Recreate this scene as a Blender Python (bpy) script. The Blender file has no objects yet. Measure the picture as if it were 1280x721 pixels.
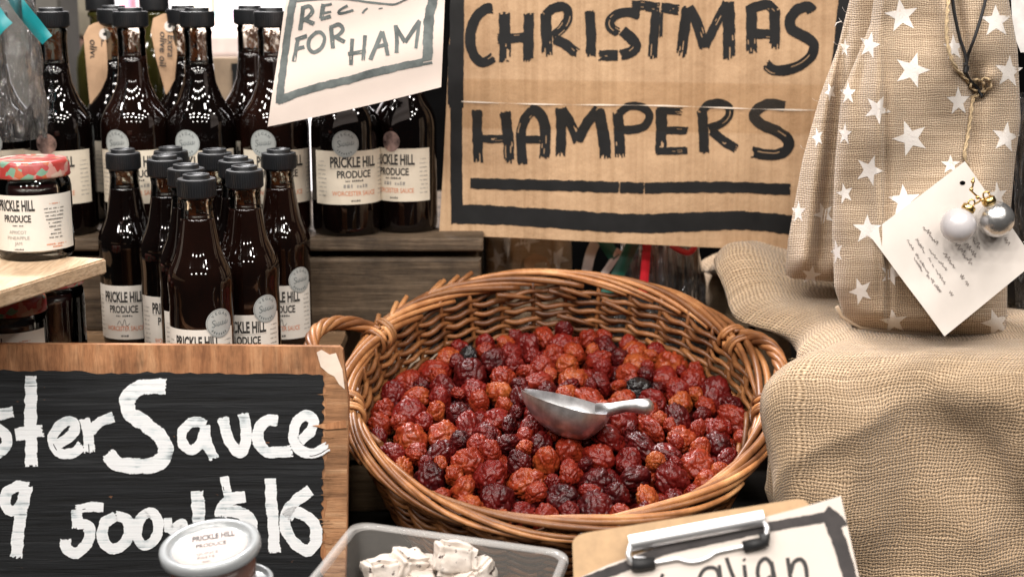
import bpy, bmesh, math, random
import numpy as np
from mathutils import Vector, Matrix, noise
random.seed(7)
R = math.radians
sc = bpy.context.scene
COL = sc.collection

# ------------------------------------------------------------------ camera
FPX, PITCH, CAMZ = 1900.0, R(12.0), 0.40
cam = bpy.data.cameras.new("camera"); camo = bpy.data.objects.new("camera", cam); COL.objects.link(camo)
camo.location = (0, 0, CAMZ); camo.rotation_euler = (R(90) - PITCH, 0, 0)
cam.sensor_width = 36; cam.lens = 36 * FPX / 1280; cam.clip_start = 0.05; cam.clip_end = 100
cam.dof.use_dof = True; cam.dof.focus_distance = 1.46; cam.dof.aperture_fstop = 5.0
sc.camera = camo

# ------------------------------------------------------------------ light
w = bpy.data.worlds.new("World"); sc.world = w; w.use_nodes = True
bg = w.node_tree.nodes["Background"]; bg.inputs[0].default_value = (1.0, 0.95, 0.9, 1); bg.inputs[1].default_value = 0.02
def area(name, loc, target, sx, sy, power, col=(1, 0.95, 0.88)):
    l = bpy.data.lights.new(name, 'AREA'); l.shape = 'RECTANGLE'; l.size = sx; l.size_y = sy; l.energy = power; l.color = col
    o = bpy.data.objects.new(name, l); COL.objects.link(o); o.location = loc
    o.rotation_euler = (Vector(target) - Vector(loc)).to_track_quat('-Z', 'Y').to_euler(); return o
for i in range(6):                                   # rows of small hall lamps over the stall
    for j in range(3):
        x = -1.75 + 0.66 * i + 0.2 * (j % 2) + random.uniform(-.06, .06); y = -0.72 + 0.85 * j + random.uniform(-.06, .06); z = 2.05 - 0.05 * j
        tgt = (x * 0.35, 1.5 + (y - 0.4) * 0.25, 0.0)
        area("hall_or_fill_lamp", (x, y, z), tgt, 0.19, 0.12, (7.0 if x < 0.3 else 5.0) * (1.35, 1.15, 0.75)[j], (1, 0.945, 0.885))
for x, pw in ((-1.15, 3.2), (-0.45, 3.2), (0.3, 2.6), (1.0, 2.6)):  # low front fill lamps, added to brighten the basket front and cloth
    area("hall_or_fill_lamp", (x, -0.75, 1.25 + 0.05 * x), (x * 0.4, 1.5, 0.0), 0.17, 0.11, pw, (1, 0.945, 0.885))
area("far_stall_fill", (-0.9, 3.0, 2.4), (-0.9, 4.6, 0.4), 1.2, 0.6, 420, (1, 0.97, 0.97))  # fill lamp added to brighten the far stall and the wall
sc.view_settings.view_transform = 'Standard'; sc.view_settings.look = 'None'
sc.view_settings.exposure = 0.38; sc.view_settings.gamma = 1.0
sc.render.engine = 'CYCLES'
cy = sc.cycles; cy.use_denoising = True; cy.max_bounces = 10; cy.transmission_bounces = 8; cy.transparent_max_bounces = 24
cy.glossy_bounces = 4; cy.diffuse_bounces = 3; cy.caustics_reflective = False; cy.caustics_refractive = False; cy.sample_clamp_indirect = 4

# ------------------------------------------------------------------ picture geometry helpers (1280x721 photo pixels)
FW = Vector((0, math.cos(PITCH), -math.sin(PITCH))); UP = Vector((0, math.sin(PITCH), math.cos(PITCH))); RT = Vector((1, 0, 0))
CAM = Vector((0, 0, CAMZ))
def ray(px, py): return FW + RT * ((px - 640) / FPX) + UP * ((360.5 - py) / FPX)
def P(px, py, Y):
    d = ray(px, py); return CAM + d * (Y / d.y)
def PZ(px, py, z):
    d = ray(px, py); return CAM + d * ((z - CAMZ) / d.z)
class Plane:
    """a plane standing in the place; call with photo pixels, get the point on it"""
    def __init__(s, o, n, g=None): s.o = Vector(o); s.n = Vector(n).normalized(); s.g = g
    def __call__(s, px, py, off=0.0):
        d = ray(px, py); t = (s.o - CAM).dot(s.n) / d.dot(s.n); p = CAM + d * t
        return p + s.n * (off + (s.g(px, py) if s.g else 0))

# ------------------------------------------------------------------ materials
def new_mat(name):
    m = bpy.data.materials.new(name); m.use_nodes = True
    nt = m.node_tree; b = nt.nodes["Principled BSDF"]; return m, nt, b
class N:
    """tiny node helper"""
    def __init__(s, nt): s.nt = nt
    def __call__(s, typ, **kw):
        n = s.nt.nodes.new(typ); ins = kw.pop('i', {})
        for k, v in kw.items(): setattr(n, k, v)
        for k, v in ins.items():
            if hasattr(v, 'is_linked') or hasattr(v, 'links'): s.nt.links.new(v, n.inputs[k])
            else: n.inputs[k].default_value = v
        return n
    def link(s, a, b): s.nt.links.new(a, b)
    def math(s, op, a, b=0.0, c=0.0): return s('ShaderNodeMath', operation=op, i={0: a, 1: b, 2: c}).outputs[0]
    def mix(s, f, a, b, blend='MIX'):
        n = s('ShaderNodeMix', data_type='RGBA', blend_type=blend)
        for k, v in ((0, f), (6, a), (7, b)):
            if hasattr(v, 'links'): s.nt.links.new(v, n.inputs[k])
            else: n.inputs[k].default_value = v if k == 0 else c4(v)
        return n.outputs[2]
    def ramp(s, f, stops):
        n = s('ShaderNodeValToRGB'); e = n.color_ramp.elements
        while len(e) < len(stops): e.new(0.5)
        for k, (p, c) in enumerate(stops): e[k].position = p; e[k].color = c4(c)
        s.nt.links.new(f, n.inputs[0]); return n.outputs[0]
    def obj(s): return s('ShaderNodeTexCoord').outputs['Object']
    def uv(s): return s('ShaderNodeTexCoord').outputs['UV']
    def mapping(s, vec, scale): return s('ShaderNodeMapping', i={'Vector': vec, 'Scale': scale}).outputs[0]
    def noise(s, vec, scale, detail=3, rough=0.5, dist=0.0):
        return s('ShaderNodeTexNoise', i={'Vector': vec, 'Scale': scale, 'Detail': detail, 'Roughness': rough, 'Distortion': dist}).outputs[0]
    def bump(s, h, strength, dist): return s('ShaderNodeBump', i={'Height': h, 'Strength': strength, 'Distance': dist}).outputs[0]
def c4(c): return (*c, 1) if len(c) == 3 else c

def plain(name, col, rough=0.5, var=0.12, scale=40, bump=0.0, bdist=0.001, bscale=200, metal=0.0, coat=0.0, spec=0.5):
    m, nt, b = new_mat(name); n = N(nt); o = n.obj()
    f = n.noise(o, scale, 4, 0.6)
    d = tuple(max(0, x * (1 - var * 2)) for x in col); l = tuple(min(1, x * (1 + var)) for x in col)
    n.link(n.ramp(f, [(0.3, d), (0.7, l)]), b.inputs['Base Color'])
    b.inputs['Roughness'].default_value = rough; b.inputs['Metallic'].default_value = metal
    b.inputs['Coat Weight'].default_value = coat; b.inputs['Specular IOR Level'].default_value = spec
    if bump: n.link(n.bump(n.noise(o, bscale, 4, 0.6), bump, bdist), b.inputs['Normal'])
    return m

def wood(name, c_dark, c_mid, c_light, axis='X', scale=1.0, rough=0.65, stain=0.3, spec=0.3):
    m, nt, b = new_mat(name); n = N(nt); o = n.obj()
    st = {'X': (1.2, 22, 22), 'Y': (22, 1.2, 22), 'Z': (22, 22, 1.2)}[axis]
    g = n.noise(n.mapping(o, tuple(v * scale for v in st)), 5, 6, 0.65, 0.6)
    g2 = n.noise(n.mapping(o, tuple(v * scale * 3 for v in st)), 9, 4, 0.7, 0.2)
    base = n.ramp(g, [(0.25, c_dark), (0.5, c_mid), (0.75, c_light)])
    fine = n.ramp(g2, [(0.3, (0.45, 0.42, 0.4)), (0.55, (1, 1, 1))])
    col = n.mix(0.7, base, fine, 'MULTIPLY')
    blot = n.ramp(n.noise(o, 14, 5, 0.7), [(0.35, (1 - stain,) * 3), (0.6, (1, 1, 1))])
    n.link(n.mix(1.0, col, blot, 'MULTIPLY'), b.inputs['Base Color'])
    b.inputs['Roughness'].default_value = rough; b.inputs['Specular IOR Level'].default_value = spec
    h = n.math('ADD', g, g2); n.link(n.bump(h, 0.5, 0.0015), b.inputs['Normal']); return m

def glass(name, col=(1, 1, 1), rough=0.0, ior=1.48):
    m, nt, b = new_mat(name); n = N(nt)
    b.inputs['Base Color'].default_value = c4(col); b.inputs['Transmission Weight'].default_value = 1
    b.inputs['Roughness'].default_value = rough; b.inputs['IOR'].default_value = ior
    n.link(n.bump(n.noise(n.obj(), 40, 2), 0.05, 0.002), b.inputs['Normal']); return m

def burlap(name, c_hi, c_lo, c_gap, pitch, bump=0.9, gap=0.42):
    m, nt, b = new_mat(name); n = N(nt); uv = n.uv()
    wob = n('ShaderNodeTexNoise', i={'Vector': uv, 'Scale': 25, 'Detail': 4}).outputs[1]
    wv = n('ShaderNodeVectorMath', operation='SUBTRACT', i={0: wob, 1: (0.5, 0.5, 0.5)}).outputs[0]
    wv = n('ShaderNodeVectorMath', operation='SCALE', i={0: wv, 3: pitch * 4.5}).outputs[0]
    wob2 = n('ShaderNodeTexNoise', i={'Vector': uv, 'Scale': 0.25 / pitch, 'Detail': 2}).outputs[1]
    w2 = n('ShaderNodeVectorMath', operation='SUBTRACT', i={0: wob2, 1: (0.5, 0.5, 0.5)}).outputs[0]
    w2 = n('ShaderNodeVectorMath', operation='SCALE', i={0: w2, 3: pitch * 0.9}).outputs[0]
    p = n('ShaderNodeVectorMath', operation='ADD', i={0: uv, 1: wv}).outputs[0]
    p = n('ShaderNodeVectorMath', operation='ADD', i={0: p, 1: w2}).outputs[0]
    p = n('ShaderNodeVectorMath', operation='SCALE', i={0: p, 3: math.pi / pitch}).outputs[0]
    xyz = n('ShaderNodeSeparateXYZ', i={0: p}).outputs
    su = n.math('SINE', xyz[0]); sv = n.math('SINE', xyz[1])
    S = n.math('MULTIPLY', su, sv)
    hw = n.math('MULTIPLY', n.math('ABSOLUTE', su), n.math('MULTIPLY_ADD', S, 0.35, 0.65))
    hf = n.math('MULTIPLY', n.math('ABSOLUTE', sv), n.math('MULTIPLY_ADD', S, -0.35, 0.65))
    h = n.math('MAXIMUM', hw, hf)
    fib = n.noise(n.mapping(uv, (1, 1, 1)), 900, 3, 0.7)
    thr = n.noise(n.mapping(uv, (1.0 / pitch * 0.02, 1.0 / pitch, 1)), 1.0, 2)
    h2 = n.math('MULTIPLY_ADD', fib, 0.25, h)
    f = n.math('MULTIPLY_ADD', n.math('SUBTRACT', fib, 0.5), 0.85, h)
    col = n.ramp(f, [(0.12, c_gap), (gap, c_lo), (0.85, c_hi)])
    big = n.ramp(n.noise(uv, 9, 5, 0.6), [(0.3, (0.8, 0.78, 0.75)), (0.65, (1, 1, 1))])
    tv = n.ramp(thr, [(0.3, (0.68, 0.65, 0.61)), (0.7, (1, 1, 1))])
    col = n.mix(1.0, n.mix(1.0, col, big, 'MULTIPLY'), tv, 'MULTIPLY')
    n.link(col, b.inputs['Base Color']); b.inputs['Roughness'].default_value = 0.9
    b.inputs['Specular IOR Level'].default_value = 0.1; b.inputs['Sheen Weight'].default_value = 0.25
    n.link(n.bump(h2, bump, pitch * 0.5), b.inputs['Normal']); return m

M = {}
M['counter'] = wood('dark_counter_wood', (0.007, 0.006, 0.005), (0.014, 0.011, 0.009), (0.024, 0.019, 0.015), 'X', 1, spec=0.08)
M['step'] = wood('step_wood', (0.16, 0.09, 0.045), (0.27, 0.16, 0.085), (0.36, 0.23, 0.13), 'X', 1)
M['low'] = wood('low_crate_wood', (0.10, 0.065, 0.035), (0.17, 0.11, 0.06), (0.22, 0.15, 0.09), 'X', 1)
M['crate'] = wood('weathered_crate_wood', (0.035, 0.023, 0.014), (0.10, 0.068, 0.042), (0.23, 0.165, 0.11), 'X', 1, stain=0.6)
M['shelf'] = wood('pale_shelf_wood', (0.42, 0.28, 0.16), (0.56, 0.40, 0.26), (0.66, 0.50, 0.34), 'Y', 0.8, stain=0.15)
M['frame'] = wood('orange_board_wood', (0.24, 0.095, 0.04), (0.42, 0.19, 0.085), (0.53, 0.29, 0.15), 'Z', 0.6, stain=0.5)
M['ply'] = wood('torn_ply_edge', (0.12, 0.055, 0.025), (0.40, 0.20, 0.095), (0.60, 0.37, 0.21), 'X', 0.55, stain=0.5)
M['cap'] = plain('black_cap_plastic', (0.012, 0.013, 0.015), 0.38, 0.15, 60, 0.15, 0.0005, 300)
M['sauce'] = plain('dark_sauce', (0.012, 0.005, 0.004), 0.25, 0.3, 20)
M['sauce_brown'] = plain('brown_sauce', (0.035, 0.010, 0.006), 0.25, 0.3, 20)
def mk_glass():
    m, nt, b = new_mat('clear_bottle_glass'); n = N(nt)
    g = n('ShaderNodeBsdfGlossy', i={'Roughness': 0.02}); t = n('ShaderNodeBsdfTransparent', i={'Color': (0.93, 0.94, 0.92, 1)})
    bm_ = n.bump(n.noise(n.obj(), 60, 2), 0.08, 0.002); n.link(bm_, g.inputs['Normal'])
    fr = n('ShaderNodeFresnel', i={'IOR': 1.5}).outputs[0]
    n.link(n('ShaderNodeMixShader', i={0: fr, 1: t.outputs[0], 2: g.outputs[0]}).outputs[0], nt.nodes['Material Output'].inputs[0]); return m
M['glass'] = mk_glass()
def mk_filled(name, a, b_):
    m, nt, b = new_mat(name); n = N(nt); f = n.noise(n.mapping(n.obj(), (1, 1, 0.5)), 28, 3)
    n.link(n.ramp(f, [(0.35, a), (0.7, b_)]), b.inputs['Base Color']); b.inputs['Roughness'].default_value = 0.05
    b.inputs['Specular IOR Level'].default_value = 0.55; n.link(n.bump(n.noise(n.obj(), 60, 2), 0.06, 0.002), b.inputs['Normal']); return m
M['filled'] = mk_filled('glass_full_of_black_sauce', (0.0015, 0.001, 0.0009), (0.0035, 0.0015, 0.0012))
M['filled_brown'] = mk_filled('glass_full_of_brown_sauce', (0.003, 0.0014, 0.001), (0.010, 0.0034, 0.0022))
M['label'] = plain('cream_label_paper', (0.68, 0.605, 0.49), 0.7, 0.05, 30)
M['label_white'] = plain('white_label_paper', (0.69, 0.65, 0.59), 0.65, 0.03, 30)
M['ink'] = plain('label_ink', (0.03, 0.028, 0.026), 0.6, 0.2, 400)
M['ink_grey'] = plain('grey_label_ink', (0.32, 0.30, 0.27), 0.6, 0.2, 400)
M['ink_orange'] = plain('orange_label_ink', (0.66, 0.22, 0.10), 0.6, 0.2, 400)
M['sticker'] = plain('silver_sticker', (0.50, 0.53, 0.52), 0.4, 0.06, 60, metal=0.3)
M['sticker_ink'] = plain('sticker_ink', (0.14, 0.16, 0.16), 0.5, 0.1, 60)
M['jam'] = plain('dark_jam', (0.03, 0.006, 0.006), 0.2, 0.4, 60)
M['white_paint'] = plain('white_chalk_paint', (0.80, 0.82, 0.83), 0.7, 0.06, 60)
M['black_brush'] = plain('black_brush_ink', (0.0085, 0.0085, 0.009), 0.6, 0.25, 30, spec=0.25)
def mk_star():
    m, nt, b = new_mat('worn_white_star_print'); n = N(nt); o = n.obj()
    f = n.noise(o, 520, 4, 0.7); g = n.noise(o, 60, 3, 0.6)
    k = n.math('MULTIPLY_ADD', g, 0.6, n.math('MULTIPLY', f, 0.8))
    n.link(n.ramp(k, [(0.46, (0.60, 0.48, 0.37)), (0.60, (0.76, 0.71, 0.67))]), b.inputs['Base Color']); b.inputs['Roughness'].default_value = 0.9
    b.inputs['Specular IOR Level'].default_value = 0.1; n.link(n.bump(f, 0.7, 0.0012), b.inputs['Normal']); return m
M['star_white'] = mk_star()
M['black_cord'] = plain('black_cord', (0.012, 0.012, 0.014), 0.7, 0.2, 80)
M['gold'] = plain('gold_metal', (0.75, 0.52, 0.20), 0.25, 0.1, 50, metal=1.0)
M['jute'] = plain('jute_twine', (0.50, 0.37, 0.22), 0.9, 0.2, 300, 0.8, 0.001, 900)
M['card'] = plain('pale_card', (0.67, 0.61, 0.56), 0.75, 0.03, 20, 0.1, 0.0004, 500)
M['pen'] = plain('tag_pen_ink', (0.28, 0.24, 0.22), 0.7, 0.2, 200)
M['marker'] = plain('black_marker', (0.02, 0.017, 0.017), 0.6, 0.2, 60)
M['steel'] = plain('clip_steel', (0.86, 0.86, 0.87), 0.5, 0.05, 40, metal=1.0)
M['rubber'] = plain('black_rubber', (0.015, 0.015, 0.016), 0.6, 0.1, 40)
M['fudge'] = None
M['teal'] = plain('teal_satin_ribbon', (0.006, 0.21, 0.235), 0.4, 0.15, 25)
M['red'] = plain('red_satin_ribbon', (0.55, 0.02, 0.03), 0.35, 0.15, 25)
M['green'] = plain('dark_green_ribbon', (0.01, 0.10, 0.07), 0.4, 0.15, 25)
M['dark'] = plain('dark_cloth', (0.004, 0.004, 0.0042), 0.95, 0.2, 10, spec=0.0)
M['kraft'] = plain('kraft_tag_paper', (0.52, 0.33, 0.20), 0.8, 0.06, 60)
M['olive_glass'] = plain('olive_bottle_glass', (0.030, 0.028, 0.006), 0.08, 0.2, 10)
M['burlap'] = burlap('coarse_burlap', (0.70, 0.525, 0.36), (0.48, 0.34, 0.213), (0.07, 0.043, 0.024), 0.0030, 1.0, 0.46)
M['bagcloth'] = burlap('fine_burlap', (0.68, 0.54, 0.405), (0.50, 0.372, 0.256), (0.18, 0.12, 0.075), 0.0022, 0.9)

def mk_cardboard():
    m, nt, b = new_mat('kraft_cardboard'); n = N(nt); o = n.obj()
    s = n.noise(n.mapping(o, (190, 1, 2)), 1, 3, 0.5)
    sp = n.noise(o, 700, 3, 0.7); bl = n.noise(o, 12, 5, 0.65)
    col = n.ramp(bl, [(0.3, (0.37, 0.235, 0.135)), (0.7, (0.52, 0.35, 0.213))])
    col = n.mix(0.55, col, n.ramp(s, [(0.35, (0.72, 0.68, 0.62)), (0.6, (1, 1, 1))]), 'MULTIPLY')
    col = n.mix(0.4, col, n.ramp(sp, [(0.35, (0.75, 0.7, 0.65)), (0.55, (1, 1, 1))]), 'MULTIPLY')
    n.link(col, b.inputs['Base Color']); b.inputs['Roughness'].default_value = 0.75
    b.inputs['Specular IOR Level'].default_value = 0.25
    n.link(n.bump(n.math('ADD', s, n.math('MULTIPLY', bl, 4.0)), 0.4, 0.003), b.inputs['Normal']); return m
M['cardboard'] = mk_cardboard()
def mk_film(name, col, alpha, rough=0.08, bump=0.3, scale=60):
    m, nt, b = new_mat(name); n = N(nt)
    b.inputs['Base Color'].default_value = c4(col); b.inputs['Roughness'].default_value = rough
    b.inputs['Alpha'].default_value = alpha; b.inputs['Specular IOR Level'].default_value = 0.9
    if bump: n.link(n.bump(n.noise(n.obj(), scale, 4), bump, 0.004), b.inputs['Normal'])
    return m
def mk_tape():
    m, nt, b = new_mat('clear_parcel_tape'); n = N(nt)
    t = n('ShaderNodeBsdfTransparent', i={'Color': (0.96, 0.935, 0.90, 1)}); g = n('ShaderNodeBsdfGlossy', i={'Roughness': 0.18})
    n.link(n.bump(n.noise(n.obj(), 50, 3), 0.3, 0.004), g.inputs['Normal'])
    n.link(n('ShaderNodeMixShader', i={0: 0.035, 1: t.outputs[0], 2: g.outputs[0]}).outputs[0], nt.nodes['Material Output'].inputs[0]); return m
M['tape'] = mk_tape()
def mk_cello():
    m, nt, b = new_mat('cellophane'); n = N(nt)
    g = n('ShaderNodeBsdfGlossy', i={'Roughness': 0.07, 'Color': (1, 1, 1, 1)})
    t = n('ShaderNodeBsdfTransparent', i={'Color': (0.95, 0.96, 0.97, 1)})
    d = n('ShaderNodeBsdfDiffuse', i={'Color': (0.8, 0.82, 0.84, 1)})
    fr = n('ShaderNodeFresnel', i={'IOR': 1.45}).outputs[0]
    bm = n.bump(n.noise(n.mapping(n.obj(), (1, 1, 0.25)), 70, 5, 0.6, 1.0), 0.9, 0.01)
    n.link(bm, g.inputs['Normal'])
    f = n.math('MULTIPLY_ADD', fr, 1.3, 0.05)
    a = n('ShaderNodeMixShader', i={0: f, 1: t.outputs[0], 2: g.outputs[0]})
    fold = n.ramp(n.noise(n.mapping(n.obj(), (1, 1, 0.16)), 120, 6, 0.75, 2.5), [(0.55, (0.02,) * 3), (0.68, (0.28,) * 3)])  # whitish fold streaks, highlights painted into the film's colour
    a2 = n('ShaderNodeMixShader', i={0: fold, 1: a.outputs[0], 2: d.outputs[0]})
    n.link(a2.outputs[0], nt.nodes['Material Output'].inputs[0]); return m
M['cello'] = mk_cello()
def mk_lidcloth():
    m, nt, b = new_mat('patterned_jar_lid'); n = N(nt)
    v = n('ShaderNodeTexVoronoi', i={'Vector': n.obj(), 'Scale': 150, 'Randomness': 1.0}).outputs['Color']
    x = n('ShaderNodeSeparateColor', i={0: v}).outputs[0]
    r = n('ShaderNodeValToRGB'); r.color_ramp.interpolation = 'CONSTANT'; e = r.color_ramp.elements
    cols = [(0, (0.30, 0.035, 0.03)), (0.25, (0.42, 0.30, 0.24)), (0.40, (0.36, 0.09, 0.04)), (0.58, (0.14, 0.25, 0.18)), (0.70, (0.34, 0.05, 0.05)), (0.85, (0.40, 0.20, 0.17))]
    while len(e) < len(cols): e.new(0.5)
    for k, (p, c) in enumerate(cols): e[k].position = p; e[k].color = c4(c)
    n.link(x, r.inputs[0]); n.link(r.outputs[0], b.inputs['Base Color']); b.inputs['Roughness'].default_value = 0.3; return m
M['lidcloth'] = mk_lidcloth()
def mk_residue():
    m, nt, b = new_mat('sauce_residue'); n = N(nt)
    o = n.obj(); f = n.noise(n.mapping(o, (1, 1, 0.6)), 125, 5, 0.7, 1.2)
    d = n('ShaderNodeBsdfDiffuse', i={'Color': (0.22, 0.065, 0.02, 1)}); tl = n('ShaderNodeBsdfTranslucent', i={'Color': (0.55, 0.19, 0.07, 1)})
    mx = n('ShaderNodeMixShader', i={0: 0.55, 1: d.outputs[0], 2: tl.outputs[0]}); tr = n('ShaderNodeBsdfTransparent')
    a = n.ramp(f, [(0.46, (0, 0, 0)), (0.52, (0.95,) * 3)]); n.link(n('ShaderNodeMixShader', i={0: a, 1: tr.outputs[0], 2: mx.outputs[0]}).outputs[0], nt.nodes['Material Output'].inputs[0]); return m
M['residue'] = mk_residue()
def mk_slate():
    m, nt, b = new_mat('blackboard_paint_on_ply'); n = N(nt); o = n.obj()
    g = n.noise(n.mapping(o, (3, 30, 95)), 2.5, 6, 0.7, 0.5)
    chip = n.noise(n.mapping(o, (1, 1, 2.2)), 85, 3, 0.5)
    col = n.ramp(g, [(0.3, (0.006, 0.006, 0.006)), (0.55, (0.013, 0.014, 0.0155)), (0.8, (0.036, 0.038, 0.040))])
    col = n.mix(n.ramp(chip, [(0.735, (0, 0, 0)), (0.77, (1, 1, 1))]), col, (0.26, 0.12, 0.06))
    n.link(col, b.inputs['Base Color']); b.inputs['Roughness'].default_value = 0.65; b.inputs['Specular IOR Level'].default_value = 0.2
    n.link(n.bump(g, 0.6, 0.002), b.inputs['Normal']); return m
M['slate'] = mk_slate()
def mk_chalk():
    m, nt, b = new_mat('white_chalk_paint_on_grain'); n = N(nt); o = n.obj()
    g = n.noise(n.mapping(o, (5, 30, 190)), 2.0, 5, 0.7, 0.4)
    th = n.noise(o, 45, 3, 0.6)
    f = n.math('MULTIPLY_ADD', th, 0.55, n.math('MULTIPLY', g, 0.75))
    col = n.ramp(f, [(0.455, (0.09, 0.10, 0.11)), (0.55, (0.55, 0.60, 0.62)), (0.63, (0.74, 0.75, 0.76))])
    n.link(col, b.inputs['Base Color']); b.inputs['Roughness'].default_value = 0.8
    n.link(n.bump(g, 0.5, 0.001), b.inputs['Normal']); return m
M['chalk'] = mk_chalk()
def mk_wash(name, c1, c2):
    m, nt, b = new_mat(name); n = N(nt); f = n.noise(n.mapping(n.obj(), (1, 1, 1)), 45, 5, 0.65)
    n.link(n.ramp(f, [(0.3, c1), (0.7, c2)]), b.inputs['Base Color']); b.inputs['Roughness'].default_value = 0.7; return m
M['wash'] = mk_wash('grey_watercolour_ink', (0.045, 0.055, 0.055), (0.17, 0.195, 0.19))
M['marker_wash'] = mk_wash('black_marker_wash', (0.016, 0.013, 0.013), (0.05, 0.041, 0.040))
def mk_wicker():
    m, nt, b = new_mat('willow_wicker'); n = N(nt); o = n.obj()
    big = n.noise(o, 30, 3, 0.6); f = n.noise(o, 260, 4, 0.7)
    col = n.ramp(big, [(0.25, (0.10, 0.037, 0.013)), (0.5, (0.22, 0.088, 0.030)), (0.78, (0.36, 0.17, 0.066))])
    col = n.mix(0.6, col, n.ramp(f, [(0.3, (0.55, 0.5, 0.45)), (0.6, (1, 1, 1))]), 'MULTIPLY')
    isl = n('ShaderNodeNewGeometry').outputs['Random Per Island']
    col = n.mix(1.0, col, n.ramp(isl, [(0.0, (0.45, 0.38, 0.34)), (0.5, (0.85, 0.8, 0.76)), (1.0, (1.25, 1.22, 1.2))]), 'MULTIPLY')
    n.link(col, b.inputs['Base Color']); b.inputs['Roughness'].default_value = 0.42; b.inputs['Specular IOR Level'].default_value = 0.4
    n.link(n.bump(f, 0.3, 0.0008), b.inputs['Normal']); return m
M['wicker'] = mk_wicker()
def mk_wicker_pale():
    m, nt, b = new_mat('pale_willow_border'); n = N(nt); o = n.obj()
    big = n.noise(o, 24, 3, 0.6); f = n.noise(o, 260, 4, 0.7)
    col = n.ramp(big, [(0.25, (0.17, 0.064, 0.022)), (0.5, (0.38, 0.168, 0.062)), (0.78, (0.60, 0.335, 0.15))])
    col = n.mix(0.5, col, n.ramp(f, [(0.3, (0.6, 0.55, 0.5)), (0.6, (1, 1, 1))]), 'MULTIPLY')
    isl = n('ShaderNodeNewGeometry').outputs['Random Per Island']
    col = n.mix(1.0, col, n.ramp(isl, [(0.0, (0.45, 0.38, 0.34)), (0.5, (0.85, 0.8, 0.76)), (1.0, (1.25, 1.22, 1.2))]), 'MULTIPLY')
    n.link(col, b.inputs['Base Color']); b.inputs['Roughness'].default_value = 0.4
    n.link(n.bump(f, 0.3, 0.0008), b.inputs['Normal']); return m
M['border'] = mk_wicker_pale()
def mk_berry(name, stops):
    m, nt, b = new_mat(name); n = N(nt); o = n.obj()
    rnd = n('ShaderNodeObjectInfo').outputs['Random']
    patch = n.noise(n('ShaderNodeVectorMath', operation='ADD', i={0: o, 1: n('ShaderNodeCombineXYZ', i={0: rnd, 1: n.math('MULTIPLY', rnd, 7.0), 2: rnd}).outputs[0]}).outputs[0], 1.1, 4, 0.6)
    f = n.math('ADD', n.math('MULTIPLY', rnd, 0.85), n.math('MULTIPLY', n.math('SUBTRACT', patch, 0.42), 0.75))
    col = n.ramp(f, stops)
    spk = n.noise(o, 5.0, 4, 0.6)
    col = n.mix(0.5, col, n.ramp(spk, [(0.35, (0.35, 0.25, 0.25)), (0.6, (1, 1, 1))]), 'MULTIPLY')
    n.link(col, b.inputs['Base Color'])
    n.link(n.math('MULTIPLY_ADD', spk, 0.32, 0.19), b.inputs['Roughness']); b.inputs['Specular IOR Level'].default_value = 0.30
    wr = n('ShaderNodeTexNoise', noise_type='RIDGED_MULTIFRACTAL', i={'Vector': o, 'Scale': 1.7, 'Detail': 2}).outputs[0]
    n.link(n.bump(n.math('MULTIPLY_ADD', spk, 0.4, n.math('MULTIPLY', wr, 0.5)), 0.35, 0.0020), b.inputs['Normal']); return m
M['berry'] = mk_berry('dried_fruit_skin', [(0.0, (0.026, 0.002, 0.003)), (0.18, (0.075, 0.004, 0.004)), (0.46, (0.155, 0.009, 0.006)), (0.78, (0.24, 0.030, 0.009)), (1.0, (0.34, 0.085, 0.020))])
M['berry_black'] = plain('black_fruit_skin', (0.012, 0.010, 0.011), 0.3, 0.4, 4, 0.5, 0.001, 7)
def mk_fudge():
    m, nt, b = new_mat('nougat'); n = N(nt); o = n.obj()
    sp = n.noise(o, 130, 3, 0.6)
    col = n.ramp(n.noise(o, 60, 4), [(0.3, (0.50, 0.43, 0.37)), (0.7, (0.68, 0.61, 0.55))])
    col = n.mix(n.ramp(sp, [(0.63, (0, 0, 0)), (0.67, (1, 1, 1))]), col, (0.05, 0.028, 0.025))
    n.link(col, b.inputs['Base Color']); b.inputs['Roughness'].default_value = 0.7
    n.link(n.bump(n.noise(o, 180, 4, 0.6), 0.4, 0.002), b.inputs['Normal']); return m
M['fudge'] = mk_fudge()
M['tub'] = mk_film('frosted_clear_plastic', (0.62, 0.59, 0.55), 0.15, 0.12, 0.1)
M['tub_rim'] = mk_film('frosted_plastic_rim', (0.64, 0.62, 0.60), 0.36, 0.12, 0.0)
M['lid_clear'] = mk_film('clear_lid_plastic', (0.36, 0.38, 0.39), 0.75, 0.2, 0.1)
M['paste'] = plain('quince_paste', (0.10, 0.022, 0.010), 0.25, 0.2, 40)
M['pearl'] = plain('pearl_bauble', (0.52, 0.495, 0.505), 0.22, 0.03, 20, coat=0.6)
M['silver'] = plain('silver_bauble', (0.72, 0.71, 0.70), 0.24, 0.12, 60, 0.35, 0.002, 160, metal=0.9)
M['alu'] = plain('brushed_aluminium', (0.68, 0.68, 0.69), 0.40, 0.22, 60, 0.12, 0.0006, 120, metal=1.0)
M['hardboard'] = plain('clipboard_hardboard', (0.50, 0.32, 0.17), 0.6, 0.08, 90, 0.15, 0.0005, 500)

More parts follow.
